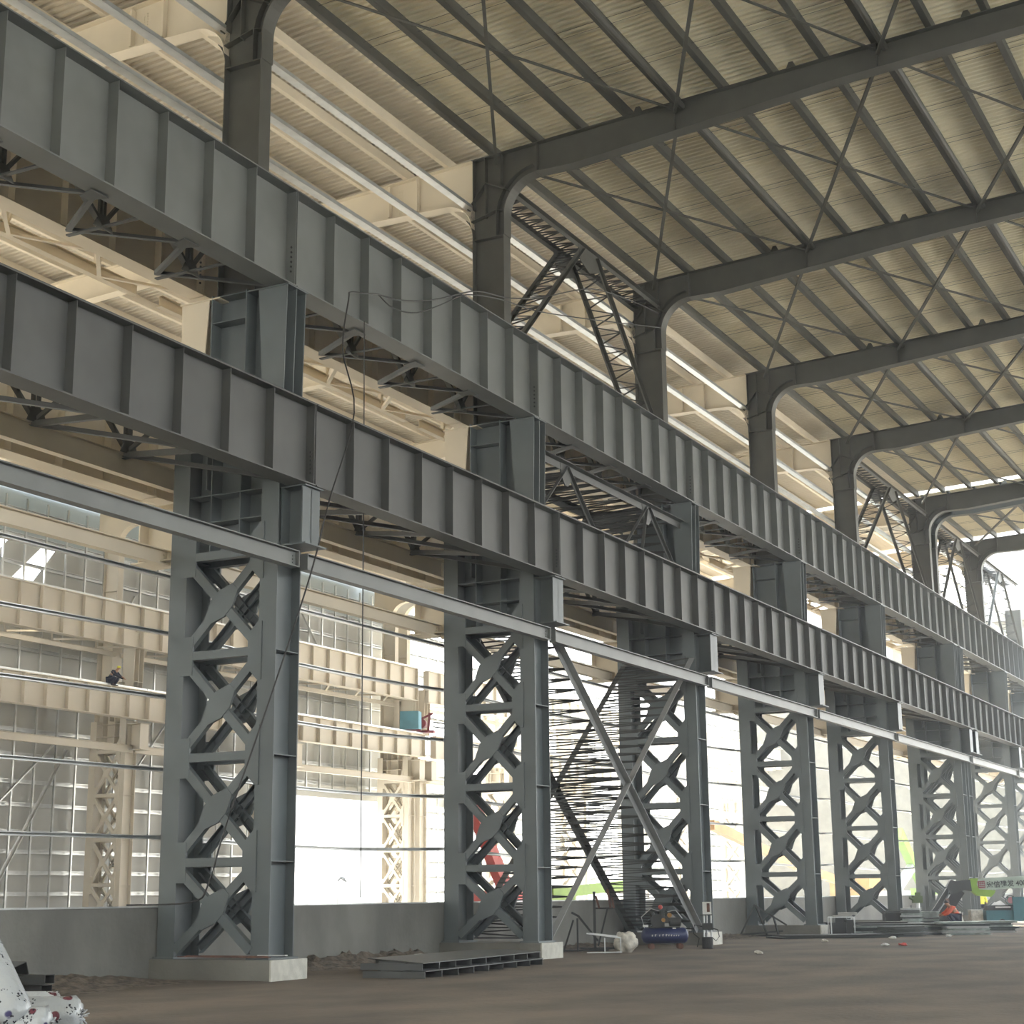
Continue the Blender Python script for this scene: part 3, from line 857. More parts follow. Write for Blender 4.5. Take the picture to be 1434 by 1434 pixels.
def person(label, loc, rz, pose, top, trousers, head_mat, hat=None):
    t = thing('person', label, 'person', loc, rz)
    J = pose
    # skin-coloured figure: pelvis root, spine, neck, head, arms, legs
    js = [(J['pel'], .12, .14), (J['waist'], .11, .13), (J['chest'], .13, .17), (J['neck'], .055), (J['head'], .085), (J['crown'], .07)]
    bs = [(0, 1), (1, 2), (2, 3), (3, 4), (4, 5)]
    for sd in ('l', 'r'):
        k = len(js)
        js += [(J[sd+'sh'], .065), (J[sd+'el'], .045), (J[sd+'wr'], .03), (J[sd+'ha'], .035)]
        bs += [(2, k), (k, k+1), (k+1, k+2), (k+2, k+3)]
        h = Vector(J[sd+'ha']); d = (h-Vector(J[sd+'wr'])).normalized(); sidev = d.cross(Vector((0, 0, 1))).normalized()
        for q in (-1.4, -0.5, 0.4, 1.3):
            js += [(tuple(h+sidev*q*0.014+d*0.045), .009), (tuple(h+sidev*q*0.016+d*(0.09-abs(q)*0.008)+Vector((0, 0, -0.015))), .008)]
            bs += [(k+3, len(js)-2), (len(js)-2, len(js)-1)]
        js += [(tuple(h+sidev*0.04-d*0.01), .010)]; bs += [(k+3, len(js)-1)]
        k = len(js)
        js += [(J[sd+'hi'], .09), (J[sd+'kn'], .06), (J[sd+'an'], .04), (J[sd+'to'], .035)]
        bs += [(0, k), (k, k+1), (k+1, k+2), (k+2, k+3)]
    o = body('body', t, head_mat, js, bs)
    def cover(nm, m, idx, links, grow):
        jj = [(js[i][0],) + tuple(r*grow+0.022 for r in js[i][1:]) for i in idx]
        body(nm, t, m, jj, links)
    A = 6; Bn = A+4+9; 
    lsh, rsh = 6, 6+4+9+4
    cover('shirt', top, [1, 2, lsh, lsh+1, rsh, rsh+1, 0, lsh+2, rsh+2], [(0, 1), (1, 2), (2, 3), (1, 4), (4, 5), (0, 6), (3, 7), (5, 8)], 1.32)
    lh, rh = 6+4+9, 6+(4+9+4)+4+9
    cover('trousers', trousers, [0, lh, lh+1, lh+2, rh, rh+1, rh+2], [(0, 1), (1, 2), (2, 3), (0, 4), (4, 5), (5, 6)], 1.22)
    c = Vector(J['head']); f = Vector(J['face'])
    b = MB(); b.ball(tuple(c+f*0.085), 0.02, 6, 4, (0.8, 0.8, 1.2)); 
    b.obj('nose', head_mat, t, True)
    b = MB(); b.ball(tuple(c+Vector((0, 0, 0.06))), 0.10, 12, 6, (1, 1.05, 0.62)); b.obj('hair' if hat is None else 'helmet', hat or 'black', t, True)
    sd_ = f.cross(Vector((0, 0, 1))).normalized(); b = MB()
    for q in (-1, 1): b.ball(tuple(c+f*0.082+sd_*0.03*q+Vector((0, 0, 0.015))), 0.009, 6, 4)
    b.split('eye', 'black', t, True)
    b = MB()
    for sd in ('l', 'r'):
        a, q = Vector(J[sd+'an']), Vector(J[sd+'to']); b.bar(a+Vector((0, 0, -0.03)), q+(q-a)*0.3+Vector((0, 0, -0.01)), 0.09, 0.075)
    b.split('shoe', 'black', t)
    return t
CROUCH = dict(pel=(0.12, 0, 0.30), waist=(0.08, 0, 0.45), chest=(-0.08, 0, 0.66), neck=(-0.2, 0, 0.78), head=(-0.29, 0, 0.86), crown=(-0.31, 0, 0.93), face=(-0.85, 0, -0.4),
              lsh=(-0.1, -0.19, 0.68), lel=(-0.3, -0.24, 0.46), lwr=(-0.5, -0.16, 0.38), lha=(-0.57, -0.14, 0.35),
              rsh=(-0.1, 0.19, 0.68), rel=(-0.3, 0.22, 0.48), rwr=(-0.5, 0.1, 0.42), rha=(-0.57, 0.08, 0.40),
              lhi=(0.12, -0.12, 0.27), lkn=(-0.26, -0.2, 0.42), lan=(0.0, -0.16, 0.08), lto=(-0.16, -0.18, 0.045),
              rhi=(0.12, 0.12, 0.27), rkn=(-0.26, 0.2, 0.40), ran=(0.0, 0.16, 0.08), rto=(-0.16, 0.18, 0.045))
STAND = dict(pel=(0, 0, 0.94), waist=(0, 0, 1.1), chest=(0.02, 0, 1.34), neck=(0.03, 0, 1.5), head=(0.05, 0, 1.60), crown=(0.05, 0, 1.68), face=(0.95, 0, -0.2),
             lsh=(0.02, 0.19, 1.4), lel=(0.05, 0.26, 1.13), lwr=(0.24, 0.22, 1.0), lha=(0.31, 0.2, 0.98),
             rsh=(0.02, -0.19, 1.4), rel=(0.0, -0.25, 1.12), rwr=(0.1, -0.24, 0.88), rha=(0.12, -0.24, 0.81),
             lhi=(0, 0.1, 0.9), lkn=(0.06, 0.12, 0.5), lan=(0.0, 0.12, 0.09), lto=(0.15, 0.13, 0.045),
             rhi=(0, -0.1, 0.9), rkn=(0.02, -0.12, 0.5), ran=(-0.06, -0.12, 0.09), rto=(0.09, -0.13, 0.045))
def shift(P, **k): q = dict(P); q.update(k); return q
person('person crouching in an orange-red shirt beside the galvanised stacks', (-17.15, 73.2, 0.27), R_(-152+180), CROUCH, 'cloth_red', 'navy', 'skin')
person('standing person in a yellow reflective vest beneath the lettered boom', (-21.35, 98.0, 0.0), R_(-60), STAND, 'yellow', 'navy', 'skin', 'orange')
person('person crouching in dark clothes on the far crane girder', (-54.7, 62.4, 11.80), R_(200), CROUCH, 'navy', 'navy', 'skin', 'yellow')

# ================================================================== things on the ground
# rubble bank along the low wall
def bank(y0, y1, x0, x1, h, name, label):
    b = MB(); n = int((y1-y0)/0.16); m_ = 12; random.seed(int(y0*10))
    for j in range(n+1):
        for i in range(m_+1):
            u = i/m_; y = y0+(y1-y0)*j/n
            e = min(1, (j/n)*8, (1-j/n)*8)
            z = h*(1-u)**1.3*e*(0.35+0.95*random.random()) - 0.03*u - 0.02 + 0.05*random.random()*(1-u)
            b.v.append((x0+(x1-x0)*u*(1+0.12*math.sin(y*1.9)), y, z))
    for j in range(n):
        for i in range(m_):
            a = j*(m_+1)+i; b.f.append((a, a+1, a+m_+2, a+m_+1))
    o = b.obj(name, 'rubble'); tag(o, label, 'rubble', kind='stuff')
bank(12, 27.9, -23.22, -20.6, 0.20, 'rubble_bank', 'low bank of loose earth and rubble against the wall, left of the first footing')
bank(29.4, 39.9, -23.22, -21.4, 0.26, 'rubble_bank', 'low bank of rubble against the wall between first and second footings')
bank(41.4, 51.9, -23.22, -21.6, 0.12, 'rubble_bank', 'dark rubble against the wall behind the trestles')
bank(53.4, 63.9, -23.22, -21.4, 0.12, 'rubble_bank', 'low rubble against the wall beside the tripod trestle')

# stacked stiffened plates
def girder_piece(name, label, z, P, paint='grey2', h=0.15, sh=(0, 0)):
    t = thing(name, label, 'steel plate', (sh[0], sh[1], z), 0, 'stacked steel girder pieces')
    b = MB().prism(P, 'Z', h-0.015, h); b.obj('plate', paint, t)
    b = MB(); (x1, y1), (x2, y2) = P[1], P[2]
    n = 8
    for k in range(n+1):
        f = k/n; x = x1+(x2-x1)*f; y = y1+(y2-y1)*f
        b.box(x-1.5, x-0.02, y-0.01, y+0.01, 0.0, h-0.015)
    b.split('rib', paint, t)
    b = MB().bar((P[0][0]+0.15, P[0][1]+0.1, h/2-0.01), (P[1][0]-0.1, P[1][1]+0.1, h/2-0.01), 0.02, h-0.02)
    b.bar((x1-0.75, y1+0.2, h/2-0.01), (x2-0.75, y2-0.2, h/2-0.01), 0.02, h-0.02)
    b.obj('end_plate', paint, t)
PP = [(-20.3, 31.9), (-17.6, 29.75), (-18.45, 36.7), (-20.1, 38.2), (-20.8, 37.6)]
girder_piece('steel_girder_piece', 'long ribbed grey steel piece lying on the ground, lower of two', 0.0, PP)
girder_piece('steel_girder_piece', 'long ribbed grey steel piece, upper of two stacked before the second column', 0.152, PP, sh=(-0.12, 0.1))
tag(MB().box(-21.75, -21.4, 36.2, 36.5, 0.1, 0.24).obj('foam_block', 'white'), 'small white block on the rubble by the wall', 'block')
# rust-coloured strips on the first footing
for k, (x0, x1, y, m_) in enumerate(((-22.5, -20.25, 28.05, 'rust'), (-22.35, -20.35, 28.12, 'rust'), (-20.6, -19.95, 28.2, 'galv'))):
    tag(MB().bar((x0, y, 0.455+k*0.018), (x1, y+0.05, 0.455+k*0.018), 0.10, 0.016).obj('flat_bar', m_), ['long rusty flat bar on the first footing', 'shorter rusty flat bar on top of another on the first footing', 'pale flat bar at the nave end of the first footing'][k], 'bar')

# hollow sections at the left edge
def hollow(label, c, L, w_, h_, rz, m_='dark', tilt=0):
    t = thing('hollow_section', label, 'steel section', c, rz, 'dark hollow sections in a heap'); t.rotation_euler = (tilt, 0, rz)
    e = 0.012; b = MB()
    b.box(-L, 0, -w_/2, w_/2, 0, e); b.box(-L, 0, -w_/2, w_/2, h_-e, h_); b.box(-L, 0, -w_/2, -w_/2+e, e, h_-e); b.box(-L, 0, w_/2-e, w_/2, e, h_-e)
    b.obj('tube', m_, t)
hollow('dark hollow section, topmost at the left edge of the heap', (-21.7, 22.2, 0.50), 1.5, 0.3, 0.16, R_(20))
hollow('dark hollow section lying tilted across the middle of the heap', (-20.95, 21.9, 0.32), 2.2, 0.42, 0.22, R_(-8), tilt=R_(18))
hollow('dark hollow section, right end of the heap', (-20.55, 22.2, 0.22), 2.5, 0.30, 0.16, R_(10))
hollow('dark hollow section, lowest of the heap, on the ground', (-20.7, 22.3, 0.0), 2.4, 0.38, 0.2, R_(15), 'black')

# printed film rolls in the corner
def roll(label, a, c, r):
    a, c = Vector(a), Vector(c); d = (c-a); L = d.length; d.normalize()
    t = thing('wrapped_roll', label, 'roll', tuple(a), 0, 'film-wrapped rolls')
    pts = []; rr = []
    for s_, k in ((0.0, 0.25), (0.02, 0.7), (0.07, 0.95), (0.14, 1), (0.5, 1.02), (0.86, 1), (0.93, 0.96), (0.98, 0.72), (1.0, 0.28)):
        pts.append(tuple(d*L*s_)); rr.append(r*k)
    b = MB().tube(pts, rr, 28); o = b.obj('film', 'film', t, True)
    random.seed(int(r*1000)+len(label))
    me = o.data
    for v in me.vertices:
        ax = d*(v.co.dot(d)); rad = v.co-ax
        s_ = v.co.dot(d)/L
        v.co = ax + rad*(1+0.05*random.uniform(-1, 1)*(3 if s_ > 0.9 or s_ < 0.1 else 0.6))
    for e, sg in ((1.0, 1), (0.0, -1)):
        b = MB(); base = d*L*e
        n1 = d.cross(Vector((0, 0, 1))).normalized(); n2 = d.cross(n1)
        for k in range(14):
            an = 2*math.pi*k/14; dirr = n1*math.cos(an)+n2*math.sin(an)
            p0 = base+d*sg*(-0.03); p1 = base+dirr*r*random.uniform(0.25, 0.55)+d*sg*random.uniform(0.0, 0.07)
            b.bar(tuple(p0), tuple(p1), 0.035, 0.012)
        b.obj('gathered_end', 'film', t)
roll('white printed film roll lying flat, longest of the three, right end showing', (-15.35, 15.45, 0.235), (-14.27, 16.0, 0.235), 0.235)
roll('white printed film roll, behind the others against the heap', (-16.4, 16.35, 0.235), (-15.4, 16.87, 0.235), 0.235)
roll('short white printed film roll, in front, its gathered end towards the camera', (-14.65, 14.75, 0.21), (-13.92, 15.1, 0.21), 0.205)
roll('white printed film roll leaning steeply at the left edge', (-15.5, 15.2, 1.42), (-14.19, 14.8, 0.19), 0.27)

# blue air compressor
t = thing('air_compressor', 'blue horizontal tank compressor with motor and flywheel by the third column', 'compressor', (-20.02, 48.05, 0), R_(30))
b = MB().tube([(-0.72, 0, 0.40), (-0.66, 0, 0.40), (-0.58, 0, 0.40), (0.58, 0, 0.40), (0.66, 0, 0.40), (0.72, 0, 0.40)], [0.06, 0.19, 0.235, 0.235, 0.19, 0.06], 24); b.obj('tank', 'blue', t, True)
MB().box(-0.5, 0.45, -0.16, 0.16, 0.63, 0.66).obj('deck', 'dark', t)
b = MB().tube([(-0.25, -0.18, 0.84), (-0.25, -0.22, 0.84)], 0.20, 20); b.tube([(0.05, -0.18, 0.88), (0.05, -0.22, 0.88)], 0.09, 16); fl = b.obj('flywheel', 'dark', t)
b = MB().tube([(-0.1, 0, 0.66), (-0.1, 0, 0.95), (-0.1, 0, 1.12)], [0.12, 0.10, 0.09], 12).tube([(-0.28, 0, 0.8), (-0.38, 0, 1.08)], 0.08, 12).tube([(0.05, 0, 0.8), (0.12, 0, 1.08)], 0.08, 12)
for z in (0.98, 1.02, 1.06, 1.1): b.tube([(-0.1, 0, z), (-0.1, 0, z+0.012)], 0.13, 12)
b.obj('pump', 'dark', t)
MB().tube([(0.15, 0, 0.80), (0.5, 0, 0.80)], 0.13, 16).obj('motor', 'dark', t)
MB().tube([(-0.06, -0.24, 0.86), (-0.06, -0.28, 0.86)], 0.06, 12).tube([(0.13, -0.2, 1.0), (0.13, -0.26, 1.0)], 0.07, 12).split('pressure_gauge', 'orange', t)
MB().ball((-0.12, -0.1, 1.24), 0.07, 8, 5).obj('red_cap', 'red', t)
b = MB()
for x in (-0.42, 0.45):
    for y in (-0.18, 0.18): b.tube([(x, y-0.03, 0.09), (x, y+0.03, 0.09)], 0.09, 14)
b.split('wheel', 'rust', t)
b = MB()
for x, q in ((-0.42, 0.05), (-0.33, 0.06), (-0.2, 0.05), (-0.1, 0.06), (0.0, 0.06), (0.08, 0.05), (0.16, 0.05), (0.24, 0.04), (0.31, 0.04), (0.38, 0.04)):
    b.box(x, x+0.012, -0.243, -0.235, 0.38, 0.38+q); b.box(x, x+q*0.8, -0.243, -0.235, 0.38+q-0.012, 0.38+q); b.box(x+q*0.35, x+q*0.5, -0.243, -0.235, 0.38, 0.38+q)
b.obj('tank_lettering', 'white', t)
MB().box(-0.68, -0.52, -0.2, -0.19, 0.66, 0.72).box(0.22, 0.32, -0.2, -0.19, 0.60, 0.63).obj('plate', 'white', t)
b = MB().tube([(-0.1, 0, 1.1), (-0.4, -0.05, 1.2), (-0.7, 0, 0.95), (-0.6, 0, 0.6)], 0.015, 6).tube([(0.1, 0, 1.1), (0.35, 0, 1.15), (0.55, 0, 0.9)], 0.015, 6); b.split('pipe', 'galv', t)

# pump on a drum
t = thing('grouting_pump', 'small white and black pump on a drum beside the compressor', 'pump', (-18.95, 48.85, 0), R_(25))
MB().tube([(0, 0, 0), (0, 0, 0.34)], 0.17, 16).obj('drum', 'black', t)
b = MB()
for x, y in ((-0.1, -0.05), (0.12, -0.05), (0, 0.1)): b.tube([(x, y, 0.34), (x, y, 1.0)], 0.025, 8)
b.split('cylinder', 'galv', t)
MB().box(-0.15, 0.15, -0.08, 0.08, 0.55, 0.75).box(-0.2, 0.17, -0.12, 0.1, 0.98, 1.01).split('pump_body', 'dark', t)
MB().box(-0.12, 0.14, -0.12, 0.08, 1.01, 1.38).obj('box', 'white', t)
b = MB().box(0.0, 0.09, -0.126, -0.12, 1.08, 1.34); b.obj('box_marking', 'rust', t)
b = MB().tube([(0.15, 0, 0.6), (0.32, 0, 0.55), (0.36, 0, 0.35), (0.25, 0, 0.22), (0.18, 0, 0.3)], 0.014, 6).tube([(-0.15, 0, 0.65), (-0.38, 0, 0.7), (-0.42, 0, 0.45), (-0.25, 0, 0.3), (-0.32, 0, 0.05)], 0.014, 6); b.split('hose', 'black', t)

# trestles
t = thing('trestle', 'thin dark bar trestle leaning near the second footing', 'trestle', (-21.75, 45.5, 0), R_(20), 'dark trestles by the wall')
MB().bar((0.02, 0, 0), (0.02, 0, 0.95), 0.05, 0.05).obj('leg', 'dark', t)
MB().bar((-0.1, 0, 0.9), (-0.4, 0, 0.0), 0.05, 0.05).obj('leg', 'dark', t)
MB().bar((-0.15, 0, 1.12), (0.08, 0, 1.0), 0.06, 0.06).bar((0.05, 0, 1.02), (0.62, 0, 0.3), 0.06, 0.06).obj('rail', 'dark', t)
MB().bar((-0.4, 0, 0.03), (0.9, 0.3, 0.03), 0.07, 0.05).obj('foot', 'dark', t)
t = thing('trestle', 'tall dark post stand with two upright prongs behind the bundled cloth', 'trestle', (-22.1, 47.5, 0), R_(27), 'dark trestles by the wall')
MB().box(-0.04, 0.04, -0.04, 0.04, 0, 1.72).obj('post', 'dark', t)
MB().bar((0, 0, 1.22), (0.62, 0, 1.22), 0.05, 0.05).obj('crossbar', 'dark', t)
MB().bar((0.05, 0, 1.6), (0.15, 0, 1.22), 0.06, 0.06).bar((0.42, 0, 1.8), (0.5, 0, 1.22), 0.07, 0.06).bar((0.55, 0, 1.55), (0.6, 0, 1.22), 0.06, 0.06).split('prong', 'rust', t)
MB().bar((0.4, 0, 1.2), (0.1, 0, 0.1), 0.05, 0.05).obj('brace', 'dark', t)
MB().bar((-0.5, 0, 0.03), (0.8, 0, 0.03), 0.08, 0.06).obj('foot', 'dark', t)
t = thing('trestle', 'dark tripod trestle left of the fourth column', 'trestle', (-22.3, 63.0, 0), R_(25), 'dark trestles by the wall')
MB().bar((-0.15, 0, 1.15), (-0.75, 0, 0), 0.06, 0.06).obj('leg', 'dark', t)
MB().bar((-0.1, 0, 1.2), (0.35, 0.2, 0), 0.06, 0.06).obj('leg', 'dark', t)
MB().bar((-0.2, -0.2, 1.2), (1.05, -0.2, 0.42), 0.06, 0.06).obj('leg', 'dark', t)
MB().bar((0.55, -0.2, 0.75), (0.75, -0.1, 0), 0.06, 0.06).obj('leg', 'dark', t)
MB().bar((-0.85, 0, 0.06), (0.9, -0.1, 0.2), 0.08, 0.07).bar((-0.3, 0.1, 0.03), (1.3, -0.2, 0.03), 0.07, 0.06).obj('foot', 'dark', t)
# bench and cloth bundle
t = thing('steel_bench', 'low galvanised bar bench with the bundled cloth beside it', 'bench', (-20.45, 44.45, 0), R_(27))
for x in (0.05, 0.5): MB().box(x, x+0.03, -0.15, -0.12, 0, 0.42).obj('leg', 'galv', t)
MB().bar((-0.45, -0.15, 0.55), (0.52, -0.13, 0.42), 0.035, 0.035).bar((-0.35, 0.2, 0.55), (0.52, 0.2, 0.45), 0.03, 0.03).obj('rail', 'galv', t)
MB().bar((-0.45, -0.2, 0.02), (0.55, -0.2, 0.03), 0.05, 0.03).obj('foot', 'galv', t)
b = MB().ball((0, 0, 0.27), 0.36, 30, 20, (0.95, 0.7, 0.85)); random.seed(5)
o = b.obj('cloth_bundle', 'cloth', None, True)
for v in o.data.vertices:
    p = v.co.copy(); f = 1+0.14*math.sin(p.x*17+p.z*9)*math.cos(p.y*13)+0.07*random.uniform(-1, 1)
    v.co = Vector((p.x*f, p.y*f, max(0.0, 0.27+(p.z-0.27)*f)))
o.location = (-19.95, 44.95, 0); tag(o, 'crumpled dirty white cloth bundle on the ground by the bench', 'cloth')

# galvanised stacks between fourth and sixth columns
random.seed(11)
def stack(label, c, L, W, n, rz, th=0.06, m_='dull', cat='steel stack', jit=0.12):
    t = thing('section_bundle', label, cat, c, rz, 'bundles of galvanised sections')
    for k in range(n):
        z = k*th; dx = random.uniform(-jit, jit)*2; dy = random.uniform(-jit, jit)*0.5
        b = MB(); m2 = max(2, int(W/0.2))
        for q in range(m2):
            y = -W/2+W*(q+0.5)/m2+dy
            b.cee((-L/2+dx, y, z+th/2), (L/2+dx, y, z+th/2), W/m2*0.9, th*0.92, 0.005)
        b.obj('layer', m_ if m_ != 'dull' else random.choice(['dull', 'dull', 'grey', 'galv', 'colgrey']), t)
stack('flat grey plate bundle in front of the fourth footing', (-18.9, 61.5, 0.0), 4.6, 1.6, 2, R_(38), 0.06, 'grey2')
stack('dark plates stacked left of the galvanised bundles', (-19.2, 66.6, 0.0), 3.2, 1.2, 8, R_(30), 0.06, 'dark')
stack('galvanised bundle, longest, at the left of the group', (-17.7, 66.4, 0.0), 3.4, 1.2, 6, R_(30), 0.07)
stack('galvanised bundle with ribbed grey end, nearest the camera', (-16.9, 63.6, 0.0), 1.6, 1.0, 5, R_(55), 0.075, 'grey')
stack('galvanised bundle in the middle of the group', (-16.9, 68.4, 0.0), 2.0, 1.2, 5, R_(20), 0.08)
stack('galvanised bundle second from the right of the group', (-15.3, 66.6, 0.0), 1.6, 1.3, 6, R_(25), 0.08)
stack('galvanised bundle at the right end of the group', (-15.0, 70.2, 0.0), 1.8, 1.2, 6, R_(28), 0.075)
stack('small upright stack of bright galvanised pieces behind the long bundle', (-18.0, 69.5, 0.0), 0.75, 0.6, 14, R_(28), 0.07, jit=0.03)
stack('low galvanised bundle under the crouching person', (-17.0, 73.2, 0.0), 2.0, 1.3, 3, R_(28), 0.085)
stack('short galvanised stack left of the crouching person', (-18.35, 73.4, 0.0), 0.9, 0.7, 10, R_(25), 0.08, jit=0.05)
stack('bright offcuts piled on the generator beside the fourth footing', (-19.2, 64.3, 0.73), 0.7, 0.4, 3, R_(30), 0.05, 'white', jit=0.08)
t = thing('generator', 'dark generator beside the fourth footing', 'generator', (-19.35, 64.2, 0), R_(28))
b = MB().box(-0.45, 0.1, -0.25, 0.25, 0.05, 0.5).box(-0.3, 0.05, -0.2, 0.2, 0.5, 0.7); b.obj('engine', 'black', t)
b = MB()
for x in (-0.48, 0.42):
    for y in (-0.3, 0.3): b.bar((x, y, 0), (x, y, 0.7), 0.04, 0.04)
b.bar((-0.48, -0.3, 0.7), (0.42, -0.3, 0.7), 0.04, 0.04).bar((-0.48, 0.3, 0.7), (0.42, 0.3, 0.7), 0.04, 0.04); b.obj('frame', 'galv', t)
b = MB().box(0.12, 0.4, -0.22, 0.22, 0.1, 0.6); b.obj('alternator', 'dark', t)
t = thing('tool_chest', 'black chest standing behind the bright upright stack', 'chest', (-18.9, 70.2, 0), R_(27))
MB().box(-0.45, 0.45, -0.3, 0.3, 0, 0.78).obj('case', 'black', t); MB().box(-0.46, 0.46, -0.31, 0.31, 0.79, 0.86).obj('lid', 'dark', t)
t = thing('drilling_machine', 'olive green upright drilling machine among the stacks', 'machine', (-19.0, 74.5, 0), R_(27))
MB().box(-0.35, 0.35, -0.3, 0.3, 0, 0.3).obj('base', 'dark', t)
MB().tube([(0, 0, 0.3), (0, 0, 1.3)], 0.09, 12).obj('column', 'galv', t)
b = MB().box(-0.22, 0.2, -0.14, 0.14, 1.15, 1.45).box(-0.08, 0.12, -0.1, 0.1, 1.45, 1.6).tube([(-0.2, -0.1, 1.3), (-0.38, -0.1, 1.4)], 0.06, 10); b.obj('head', mat('olive_paint', (0.10, 0.14, 0.06), 0.6), t)
MB().box(-0.5, 0.1, -0.2, 0.2, 0.62, 0.68).tube([(-0.3, 0, 0.68), (-0.3, 0, 1.05)], 0.03, 8).obj('table', 'dark', t)

# boom lift arm with lettering
t = thing('boom_lift', 'dark knuckle lift arm carrying the long lettered panel', 'lift', (-19.2, 82.2, 0), R_(27.6))
MB().bar((-1.25, 0, 0.35), (-0.1, 0, 1.95), 0.16, 0.2).bar((-0.95, 0.1, 0.35), (0.25, 0.1, 1.95), 0.1, 0.1).obj('lower_arm', 'dark', t)
b = MB().prism([(-0.35, 1.85), (-0.12, 2.2), (0.1, 2.1), (0.4, 2.15), (1.0, 2.2), (1.0, 1.6), (0.5, 1.7), (0.1, 1.55), (-0.2, 1.5)], 'Y', -0.15, 0.15); b.obj('knuckle', 'dark', t)
b = MB().bar((0.3, 0, 1.7), (-0.75, 0, 0.3), 0.24, 0.5); b.obj('lift_cylinder', 'black', t)
b = MB().box(-1.7, -0.3, -0.5, 0.6, 0.12, 0.42); b.obj('chassis', 'dark', t)
b = MB()
for x in (-1.5, -0.5):
    b.tube([(x, -0.55, 0.24), (x, -0.35, 0.24)], 0.24, 16)
b.split('wheel', 'black', t)
a_ = R_(3.2)
b = MB().bar((1.05, 0, 1.93), (6.5, 0, 2.22), 0.26, 0.55); pn = b.obj('boom', 'signpanel', t)
b = MB().prism([(0.80, 2.22), (1.18, 2.24), (1.1, 1.95), (1.2, 1.72), (2.0, 1.66), (1.9, 1.5), (1.75, 1.36), (1.1, 1.42), (0.85, 1.62)], 'Y', -0.16, 0.16); b.obj('green_end', 'green', t)
b = MB().bar((1.16, -0.14, 1.93), (1.50, -0.14, 1.95), 0.01, 0.34); b.obj('emblem', 'maroon', t)
b = MB()
for dx in (0.06, 0.16, 0.26): b.bar((1.18+dx, -0.149, 1.82), (1.18+dx, -0.149, 2.06), 0.006, 0.03)
for dz in (-0.12, 0.0, 0.12): b.bar((1.21, -0.149, 1.935+dz*0.7), (1.47, -0.149, 1.945+dz*0.7), 0.006, 0.02)
b.obj('emblem_marks', 'signpanel', t)
cu = bpy.data.curves.new('lettering', 'FONT'); cu.body = '\u5b8f\u4fe1\u5efa\u53d1 400-'; cu.size = 0.33; cu.extrude = 0.004; cu.offset = 0.006
to = bpy.data.objects.new('lettering', cu); COL.objects.link(to)
dg = bpy.context.evaluated_depsgraph_get(); dg.update()
lm = bpy.data.meshes.new_from_object(to.evaluated_get(dg)); lm.materials.clear(); lm.materials.append(M['wire'])
bpy.data.objects.remove(to)
lo = bpy.data.objects.new('lettering', lm); COL.objects.link(lo); lo.parent = t
lo.rotation_euler = (R_(90), -a_, 0); lo.location = (1.58, -0.145, 1.80)

# teal machine at the right edge
t = thing('welding_cart', 'teal machine cart at the right edge, red wheel on top', 'machine', (-17.0, 81.6, 0), R_(27))
MB().box(0.55, 2.2, -0.5, 0.5, 0.25, 1.35).obj('cabinet', 'teal', t)
MB().box(-0.7, 0.55, -0.4, 0.4, 0.2, 0.75).obj('tray', 'teal', t)
MB().box(-0.6, 0.5, -0.35, 0.35, 0.75, 0.98).obj('panel', 'black', t)
MB().box(-0.25, 0.45, -0.42, -0.3, 0.86, 0.92).obj('strip', 'white', t)
b = MB()
for x in (0.0, 1.5): b.tube([(x, -0.5, 0.18), (x, -0.4, 0.18)], 0.18, 14)
b.split('wheel', 'black', t)
b = MB()
for k in range(16):
    a0, a1 = 2*math.pi*k/16, 2*math.pi*(k+1)/16
    b.bar((0.45+0.22*math.cos(a0), -0.45, 1.2+0.22*math.sin(a0)), (0.45+0.22*math.cos(a1), -0.45, 1.2+0.22*math.sin(a1)), 0.04, 0.04)
b.obj('hand_wheel', 'black', t)
MB().tube([(0.5, -0.4, 1.2), (0.5, -0.3, 1.2)], 0.15, 14).obj('pink_disc', mat('pink_plastic', (0.6, 0.25, 0.3)), t)
t = thing('cardboard_carton', 'pale carton standing left of the teal cart', 'box', (-18.0, 81.3, 0), R_(27)); MB().box(-0.3, 0.25, -0.3, 0.3, 0, 0.75).obj('carton', 'cloth', t); MB().box(-0.31, 0.26, -0.31, 0.31, 0.76, 0.79).obj('flap', 'white', t)
for k, (x, h) in enumerate(((-18.75, 0.95), (-18.6, 0.85), (-18.95, 1.3), (-18.4, 0.7))):
    tag(MB().bar((x, 80.5, 0), (x-0.25, 80.8, h), 0.1 if k != 2 else 0.16, 0.06).obj('loose_bar', 'galv' if k != 2 else 'rust'), ['pale bar leaning left of the carton', 'second pale bar leaning left of the carton', 'broad rusty bar leaning among pale ones', 'short pale bar leaning nearest the carton'][k], 'bar')

# litter
for k, (x, y, m_) in enumerate(((-16.25, 59.9, 'white'), (-13.9, 52.4, 'red'), (-14.35, 52.0, 'white'), (-15.8, 44.5, 'cloth'), (-15.0, 63.0, 'white'), (-17.5, 56, 'cloth'))):
    random.seed(k+40); b = MB().ball((x, y, 0.04), 0.10, 8, 5, (1.3, 1, 0.5)); b.v = [(p[0]+random.uniform(-.03, .03), p[1]+random.uniform(-.03, .03), max(0, p[2]+random.uniform(-.02, .02))) for p in b.v]
    tag(b.obj('litter_scrap', m_), ['white scrap on the floor before the galvanised stacks', 'red scrap on the open floor', 'white scrap beside the red one on the open floor', 'pale scrap alone in the middle of the floor', 'white scrap close to the right-hand stacks', 'pale scrap on the floor before the fourth column'][k], 'litter')

